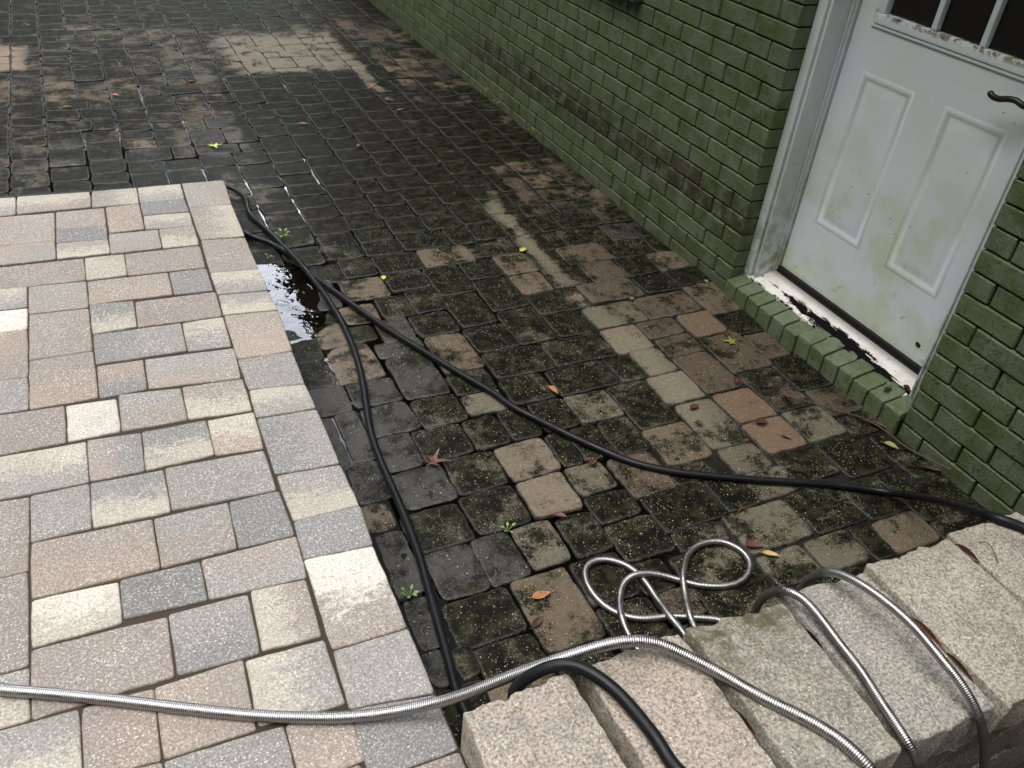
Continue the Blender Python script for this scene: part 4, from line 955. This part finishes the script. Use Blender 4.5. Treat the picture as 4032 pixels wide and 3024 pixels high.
# window over the courtyard: only the end of its brick sill shows
ws = MB(); y = .905
while y < 1.97:
    ws.box(-.045 + r8.uniform(-.002, .002), .08, y + .003, y + .0625, .856, .940, .005, Var=r8.random(), Stain=0.0, TopEdge=0.0); y += .0677
ws.build('window_sill', MBRK, house, angle=40)
wn_ = MB(); wn_.box(.03, .075, WY0, WY1, .945, .99, .003); wn_.box(.03, .075, WY0, WY0 + .05, .9905, 2.13, .003); wn_.box(.03, .075, WY1 - .05, WY1, .9905, 2.13, .003); wn_.box(.03, .075, WY0 + .051, WY1 - .051, 2.08, 2.13, .003); wn_.box(.035, .07, WY0 + .051, WY1 - .051, 1.50, 1.54, .003)
wo = wn_.build('window', MFRM, house, angle=40)
wp = MB(); wp.box(.055, .06, WY0 + .048, WY1 - .048, .985, 2.085); wp.build('window_pane', MGLS, wo, smooth=False)

# ------------------------------------------------------------------ hoses
def rubber_hose(name, pts, r, mat, stripe, label):
    C = smooth_path(resample(catmull(pts, 14), .008), 6); mb = MB(); S = 16
    def ex(n, s):
        a = np.zeros((n, s)); a[:, stripe if stripe is not None else 0] = 1.0 if stripe is not None else 0
        return {'Stripe': a.ravel()}
    tube(mb, C, np.full(len(C), r), S, ex)
    return tag(mb.build(name, mat), label, 'garden hose')
H = HOSE
hidden = [(-1.640, -1.385, .012), (-1.628, -1.45, .03), (-1.628, -1.485, .14), (-1.638, -1.497, .26)]
rubber_hose('garden_hose', [(-3.2, 1.50, .012), (-2.75, 1.50, .012)] + list(reversed(H['hC'])) + [(-1.60, 1.27, .014)] + H['hA'] + hidden + H['hA2'] + [(-1.47, -1.82, .40), (-1.455, -1.885, .36), (-1.45, -1.905, .22), (-1.45, -1.91, .05)], .0109, MRUBS, 15,
    'black rubber garden hose hugging the patio edge, then draped over the leftmost wall caps')
rubber_hose('garden_hose', [(-2.9, 1.33, .012), (-2.4, 1.32, .012), (-1.95, 1.27, .012), (-1.73, 1.17, .012), (-1.70, 1.02, .012)] + H['hB'] + [(-.36, -1.80, .412), (-.33, -1.87, .39), (-.32, -1.905, .25), (-.32, -1.91, .06)], .0106, MRUB, None,
    'black rubber garden hose running diagonally across the courtyard to the far right wall cap')
def steel_hose(name, pts, r, pitch, label, sides=14):
    C = smooth_path(resample(catmull(pts, 16), .006), 8)
    C = resample(C, pitch / 4); n = len(C)
    ph = np.arange(n) % 4
    prof = np.where(ph == 3, .935, np.where(ph == 2, .985, 1.0)); mb = MB()
    gr = np.where(ph == 3, 1.0, np.where(ph == 2, .15, 0.0))
    tube(mb, C, r * prof, sides, lambda n_, s_: {'Groove': np.repeat(gr, s_)})
    return tag(mb.build(name, MSTL), label, 'metal hose')
steel_hose('steel_hose', [(-4.1, -.80, .2105), (-3.5, -.90, .2105), (-3.0, -.99, .2105), (-2.75, -1.03, .2105)] + H['sA'] + [(-1.15, -1.94, .26), (-1.13, -1.96, .12), (-1.12, -1.97, .02)], .0106, .0039,
    'thicker stainless steel hose lying across the pale patio and bridging onto the wall caps')
turn = [(-1.115, -1.385, .012), (-1.105, -1.42, .012), (-1.085, -1.40, .012), (-1.07, -1.36, .012)]
hid2 = [(-1.085, -1.468, .20), (-1.05, -1.46, .09), (-1.00, -1.43, .03), (-.972, -1.38, .013), (-.98, -1.335, .012)]
hid3 = [(-1.222, -1.34, .012), (-1.21, -1.42, .012), (-1.14, -1.462, .02), (-1.05, -1.475, .05), (-.995, -1.482, .16)]
steel_hose('steel_hose', [(-1.09, -1.935, .02), (-1.08, -1.925, .15)] + H['s2'] + hid2 + H['loop'] + turn + H['loop2'] + hid3 + H['s3'] + [(-.868, -1.93, .02)], .0084, .0034,
    'thin stainless steel hose looped on the courtyard with two strands over the wall caps', 12)

# ------------------------------------------------------------------ leaves, weeds, twig
r9 = random.Random(77)
def star_leaf(mb, size, lobes=5, droop=.25, width=.34):
    """a lobed star leaf, pointed fingers around a stem"""
    pts = []; ang0 = math.pi / 2
    spread = R(250)
    tips = []
    for i in range(lobes):
        a = ang0 - spread / 2 + spread * i / (lobes - 1)
        L = size * (1.0 if i == lobes // 2 else (.88 if i in (lobes // 2 - 1, lobes // 2 + 1) else .62))
        tips.append((a, L))
    outl = []
    for i, (a, L) in enumerate(tips):
        wdt = .20
        outl += [(a - wdt * .9, L * .52), (a - wdt * .45, L * .78), (a, L), (a + wdt * .45, L * .78), (a + wdt * .9, L * .52)]
        if i < lobes - 1: outl.append(((a + tips[i + 1][0]) / 2, size * .30))
    outl = [(ang0 + math.pi + .25, size * .10)] + outl + [(ang0 + math.pi * 3 - .25 - 2 * math.pi, size * .10)]
    def pos(a, rr): 
        x, y = math.cos(a) * rr, math.sin(a) * rr
        z = .004 + droop * rr * rr / size * (1 + .6 * math.sin(3 * a)) * .6
        return (x, y, z)
    V = [(0, 0, .002)]; F = []
    for a, rr in outl: V.append(pos(a, rr * .5)); V.append(pos(a, rr))
    n = len(outl)
    for i in range(n - 1):
        F.append((0, 1 + 2 * i, 1 + 2 * (i + 1))); F.append((1 + 2 * i, 2 + 2 * i, 2 + 2 * (i + 1), 1 + 2 * (i + 1)))
    V2 = [(x, y, z - .0006) for x, y, z in V]; k = len(V)
    mb.add(V, F); mb.add(V2, [tuple(reversed(f)) for f in F])
    tube(mb, resample(catmull([(0, 0, .002), (.003, -size * .35, .003), (-.004, -size * .8, .004)], 6), .004), np.full(400, .0008)[:len(resample(catmull([(0, 0, .002), (.003, -size * .35, .003), (-.004, -size * .8, .004)], 6), .004))], 6)
def oval_leaf(mb, L, Wd, curl, twist=0.0, tipy=1.3):
    V = []; F = []; n = 10
    for i in range(n + 1):
        t = i / n; w = Wd * (math.sin(math.pi * t ** (1 / tipy)) ** .9 if 0 < t < 1 else .02)
        for j in (-1, -.5, 0, .5, 1):
            y = w * j / 2
            z = .002 + curl * (abs(j) ** 1.6) * w * .7 + curl * .35 * L * (t - .5) ** 2 + twist * y * (t - .5) * 3
            V.append((L * (t - .5), y, z))
    for i in range(n):
        for j in range(4): F.append((i * 5 + j, (i + 1) * 5 + j, (i + 1) * 5 + j + 1, i * 5 + j + 1))
    mb.add(V, F); mb.add([(x, y, z - .0006) for x, y, z in V], [tuple(reversed(f)) for f in F])
    tube(mb, np.array([(-L * .5, 0, .003), (-L * .62, .002, .003), (-L * .72, .003, .002)]), [.0009, .0008, .0006], 6)
def put(mb, name, mat, loc, rz, label, cat, group=None, rx=0.0, ry=0.0):
    o = mb.build(name, LEAFM[mat] if isinstance(mat, str) else mat)
    o.location = loc; o.rotation_euler = (rx, ry, R(rz)); return tag(o, label, cat, group)
GL = 'leaves fallen on the courtyard'
def star(x, y, z, size, rz, mat, label, droop=.25, lobes=5):
    mb = MB(); star_leaf(mb, size, lobes, droop); put(mb, 'fallen_leaf', mat, (x, y, z), rz, label, 'leaf', GL)
def oval(x, y, z, L, Wd, rz, mat, label, curl=.5, twist=0, rx=0, ry=0):
    L *= .82; Wd *= .8; mb = MB(); oval_leaf(mb, L, Wd, curl, twist); put(mb, 'fallen_leaf', mat, (x, y, z), rz, label, 'leaf', GL, rx, ry)
star(-1.625, 1.905, .004, .050, 190, 'yellow', 'bright yellow star-shaped leaf alone on the dark paving past the patio corner')
star(-.205, -.315, .004, .040, 60, 'olive', 'yellow-green star-shaped leaf on a pinkish paver below the door sill')
star(-1.435, -.565, .006, .048, 250, 'red', 'wet red-brown star-shaped leaf between the two black hoses', .5)
star(-.700, -1.020, .004, .032, 120, 'dark', 'small dark red star leaf just below the diagonal black hose', .4)
LV = [(-1.59, 2.85, .055, .030, 10, 'brown', 'orange-brown curled leaf in front of the washed pale patch', .9),
 (-1.995, 2.702, .045, .028, -20, 'brown', 'orange leaf on dark paving, upper left, nearest the left tan leaf', .5),
 (-2.233, 2.561, .060, .022, 15, 'brown', 'narrow tan leaf furthest left on the far paving', .5),
 (-1.189, 3.144, .055, .026, 30, 'brown', 'brown leaf lying on the washed pale patch', .7),
 (-.629, 2.632, .055, .034, 60, 'brown', 'orange leaf on the pale drip streak far along the wall', .6),
 (-.582, 2.228, .060, .020, 20, 'brown', 'orange sliver of leaf on the drip streak', .3),
 (-1.148, 2.109, .060, .022, -10, 'brown', 'orange-brown leaf in the middle of the blackest paving', .5),
 (-.957, 1.761, .035, .020, 40, 'olive', 'tiny olive leaf on black paving beside the drip streak', .4),
 (-.956, -.374, .058, .026, -75, 'brown', 'orange-brown leaf lying right beside the diagonal black hose', .7),
 (-.562, -.593, .052, .024, 12, 'red', 'dark red oval leaf on the grey-tan paver beside the orange pavers', .5),
 (-.600, -.672, .036, .020, -40, 'red', 'small curled red leaf just below the dark red oval one', .9),
 (-.344, -.521, .045, .026, 55, 'red', 'curled red-brown leaf in the joint under the star leaf', .9),
 (-.404, -.733, .055, .030, -15, 'red', 'crumpled wet red leaf in the middle of the pink paver', .8),
 (-.372, -.815, .040, .018, -50, 'red', 'thin red leaf near the lower corner of the pink paver', .6),
 (-.232, -.640, .040, .022, 80, 'red', 'small red leaf at the thin end of the twig', .7),
 (-1.004, -.719, .045, .026, 25, 'red', 'red-brown leaf by the tan pavers under the diagonal hose', .6),
 (-1.356, -1.097, .062, .028, 0, 'brown', 'smooth salmon-brown oval leaf left of the steel hose loops', .15),
 (-.760, -1.150, .060, .030, -25, 'red', 'red leaf right of the steel hose loops', .5),
 (-.735, -1.190, .058, .022, -35, 'straw', 'straw-yellow leaf tucked beneath the red leaf by the loops', .4),
 (-1.192, -.877, .045, .024, -30, 'red', 'red leaf in the wet joint above the green sprout', .5),
 (-1.40, -1.165, .050, .022, 30, 'dark', 'dark sunken leaf in the joint below the salmon oval leaf', .3),
 (-.190, -.262, .050, .026, 35, 'red', 'brown leaf touching the yellow-green star leaf', .7),
 (-1.246, .467, .036, .026, 75, 'yellow', 'pale yellow round leaf between the two black hoses, left one', .3),
 (-.634, .529, .050, .032, 35, 'yellow', 'yellow-green leaf on the pale drip streak mid courtyard', .3),
 (-.080, -.960, .058, .030, -60, 'olive', 'olive-yellow leaf near the wall beyond the twig', .4),
 (-.399, .058, .026, .018, 20, 'green', 'tiny green leaf on a brown paver left of the door sill', .3),
 (-.035, .088, .030, .022, 70, 'green', 'small fresh green leaf at the left end of the brick sill', .4),
 (.018, -.870, .070, .030, -55, 'dark', 'dark brown leaf heaped on the twig under the sill end', .9),
 (-.050, -1.085, .085, .026, -35, 'dark', 'long dark leaf lying along the wall foot', .8)]
for (x, y, L, Wd, rz, mat, label, curl) in LV: oval(x if x < -.02 else -.045, y, .004, L, Wd, rz, mat, label, curl)
def wl(x, y, z, L, Wd, rz, mat, label, rx=0, ry=0, curl=.6):
    mb = MB(); oval_leaf(mb, L, Wd, curl); put(mb, 'fallen_leaf', mat, (x, y, z), rz, label, 'leaf', 'leaves caught on ledges', rx, ry)
wl(.074, -.828, .094, .042, .026, 75, 'red', 'red-brown leaf standing at the right end of the white threshold', R(50))
wl(.090, -.858, .096, .034, .026, 110, 'red', 'small red leaf beside the other at the threshold end', R(35))
wl(.112, -.884, .100, .040, .024, 60, 'dark', 'dark dry leaf jammed against the wall on the threshold', R(35))
wl(.030, -.800, .082, .040, .014, 5, 'dark', 'thin dark leaf stuck to the brick sill top', 0)
wl(-.686, -1.585, .395, .060, .022, -72, 'dark', 'dark leaf stuck between the two rightmost visible wall caps', R(40))
wl(-.916, -1.700, .392, .075, .020, -86, 'red', 'red-brown leaf wedged in the cap joint under the highest steel strand', R(50))
wl(-.918, -1.780, .392, .070, .016, -92, 'dark', 'blackened leaf at the lower end of the same cap joint', R(50))
wl(-1.122, -1.630, .385, .060, .024, -80, 'dark', 'dark leaf deep in the gap beside the mossy cap', R(60))
wl(-1.338, -1.715, .380, .060, .022, -80, 'red', 'red leaf in the gap under the thick steel hose', R(60))
def sprout(x, y, z, n, size, mat, label, tall=.02, lean=0):
    e = empty('weed_sprout', label, 'weed', (x, y, z), 'weeds in the joints')
    lf = MB(); st = MB()
    for i in range(n):
        a = 2 * math.pi * i / n + r9.uniform(-.3, .3); rr = size * r9.uniform(.7, 1.2); hz = tall * r9.uniform(.6, 1.1)
        tip = np.array((math.cos(a) * rr, math.sin(a) * rr, hz))
        tube(st, resample(catmull([(0, 0, -.004), (tip[0] * .4, tip[1] * .4, hz * .7), tuple(tip)], 5), .004), np.full(60, .0009)[:len(resample(catmull([(0, 0, -.004), (tip[0] * .4, tip[1] * .4, hz * .7), tuple(tip)], 5), .004))], 5)
        m2 = MB(); oval_leaf(m2, size * .95, size * .62, .25)
        V = np.concatenate(m2.v)[:55 * 2]; ca, sa = math.cos(a), math.sin(a)
        V = V + np.array((size * .4, 0, 0)); tl = r9.uniform(-.1, .5)
        V = np.stack([V[:, 0] * ca - V[:, 1] * sa, V[:, 0] * sa + V[:, 1] * ca, V[:, 2] + V[:, 0] * tl], -1) + tip
        lf.add(V, [f for f in m2.f if max(f) < 110])
    lf.build('leaves', LEAFM[mat], e, keep=False); st.build('stems', LEAFM[mat], e, keep=False)
sprout(-1.525, .880, -.004, 6, .017, 'green', 'pale green sprout growing beside the upper black hose crossing', .035)
sprout(-1.648, -.985, -.004, 6, .013, 'green', 'green clover-like sprout between the patio edge and the black hose', .016)
sprout(-1.342, -.872, -.006, 5, .012, 'green', 'bright green sprout in the wet joint at the middle of the near courtyard', .014)
sprout(-1.615, .74, -.006, 3, .010, 'green', 'tiny green sprout at the edge of the bright puddle', .014)
sprout(-.022, 2.35, 0, 7, .016, 'olive', 'straggly weed at the foot of the green wall far along', .05)
sprout(-.020, 2.18, 0, 5, .016, 'olive', 'second straggly weed at the wall foot, nearer the door', .035)
sprout(-.020, 1.72, 0, 5, .013, 'green', 'small weed at the wall foot midway to the door', .03)
tw = MB()
C = smooth_path(resample(catmull([(-.225, -.655, .010), (-.17, -.72, .016), (-.12, -.775, .014), (-.075, -.83, .016), (-.050, -.90, .014), (-.045, -.98, .012), (-.030, -1.06, .02), (-.022, -1.13, .035)], 8), .01), 2)
tube(tw, C, np.linspace(.0016, .0032, len(C)), 8)
C2 = resample(catmull([(-.12, -.775, .014), (-.085, -.775, .020), (-.060, -.80, .022)], 6), .008); tube(tw, C2, np.linspace(.0025, .0012, len(C2)), 6)
tag(tw.build('twig', MTWIG), 'thin forked wet twig lying on the paving along the wall foot', 'twig')
cw = MB(); C = resample(catmull([(.098, -.205, .0935), (.092, -.235, .0925), (.083, -.252, .0905), (.074, -.258, .0885), (.068, -.252, .087)], 8), .004)
tube(cw, C, np.full(len(C), .0013), 6)
tag(cw.build('curled_stem', MTWIG), 'thin curled brown leaf stem on the white threshold', 'stem')
cw = MB(); C = resample(catmull([(-.640, -1.575, .404), (-.632, -1.59, .410), (-.640, -1.615, .406), (-.648, -1.63, .402)], 8), .004)
tube(cw, C, np.full(len(C), .0010), 6)
tag(cw.build('curled_stem', MTWIG), 'thin brown leaf stem on the wall cap at the right edge', 'stem')
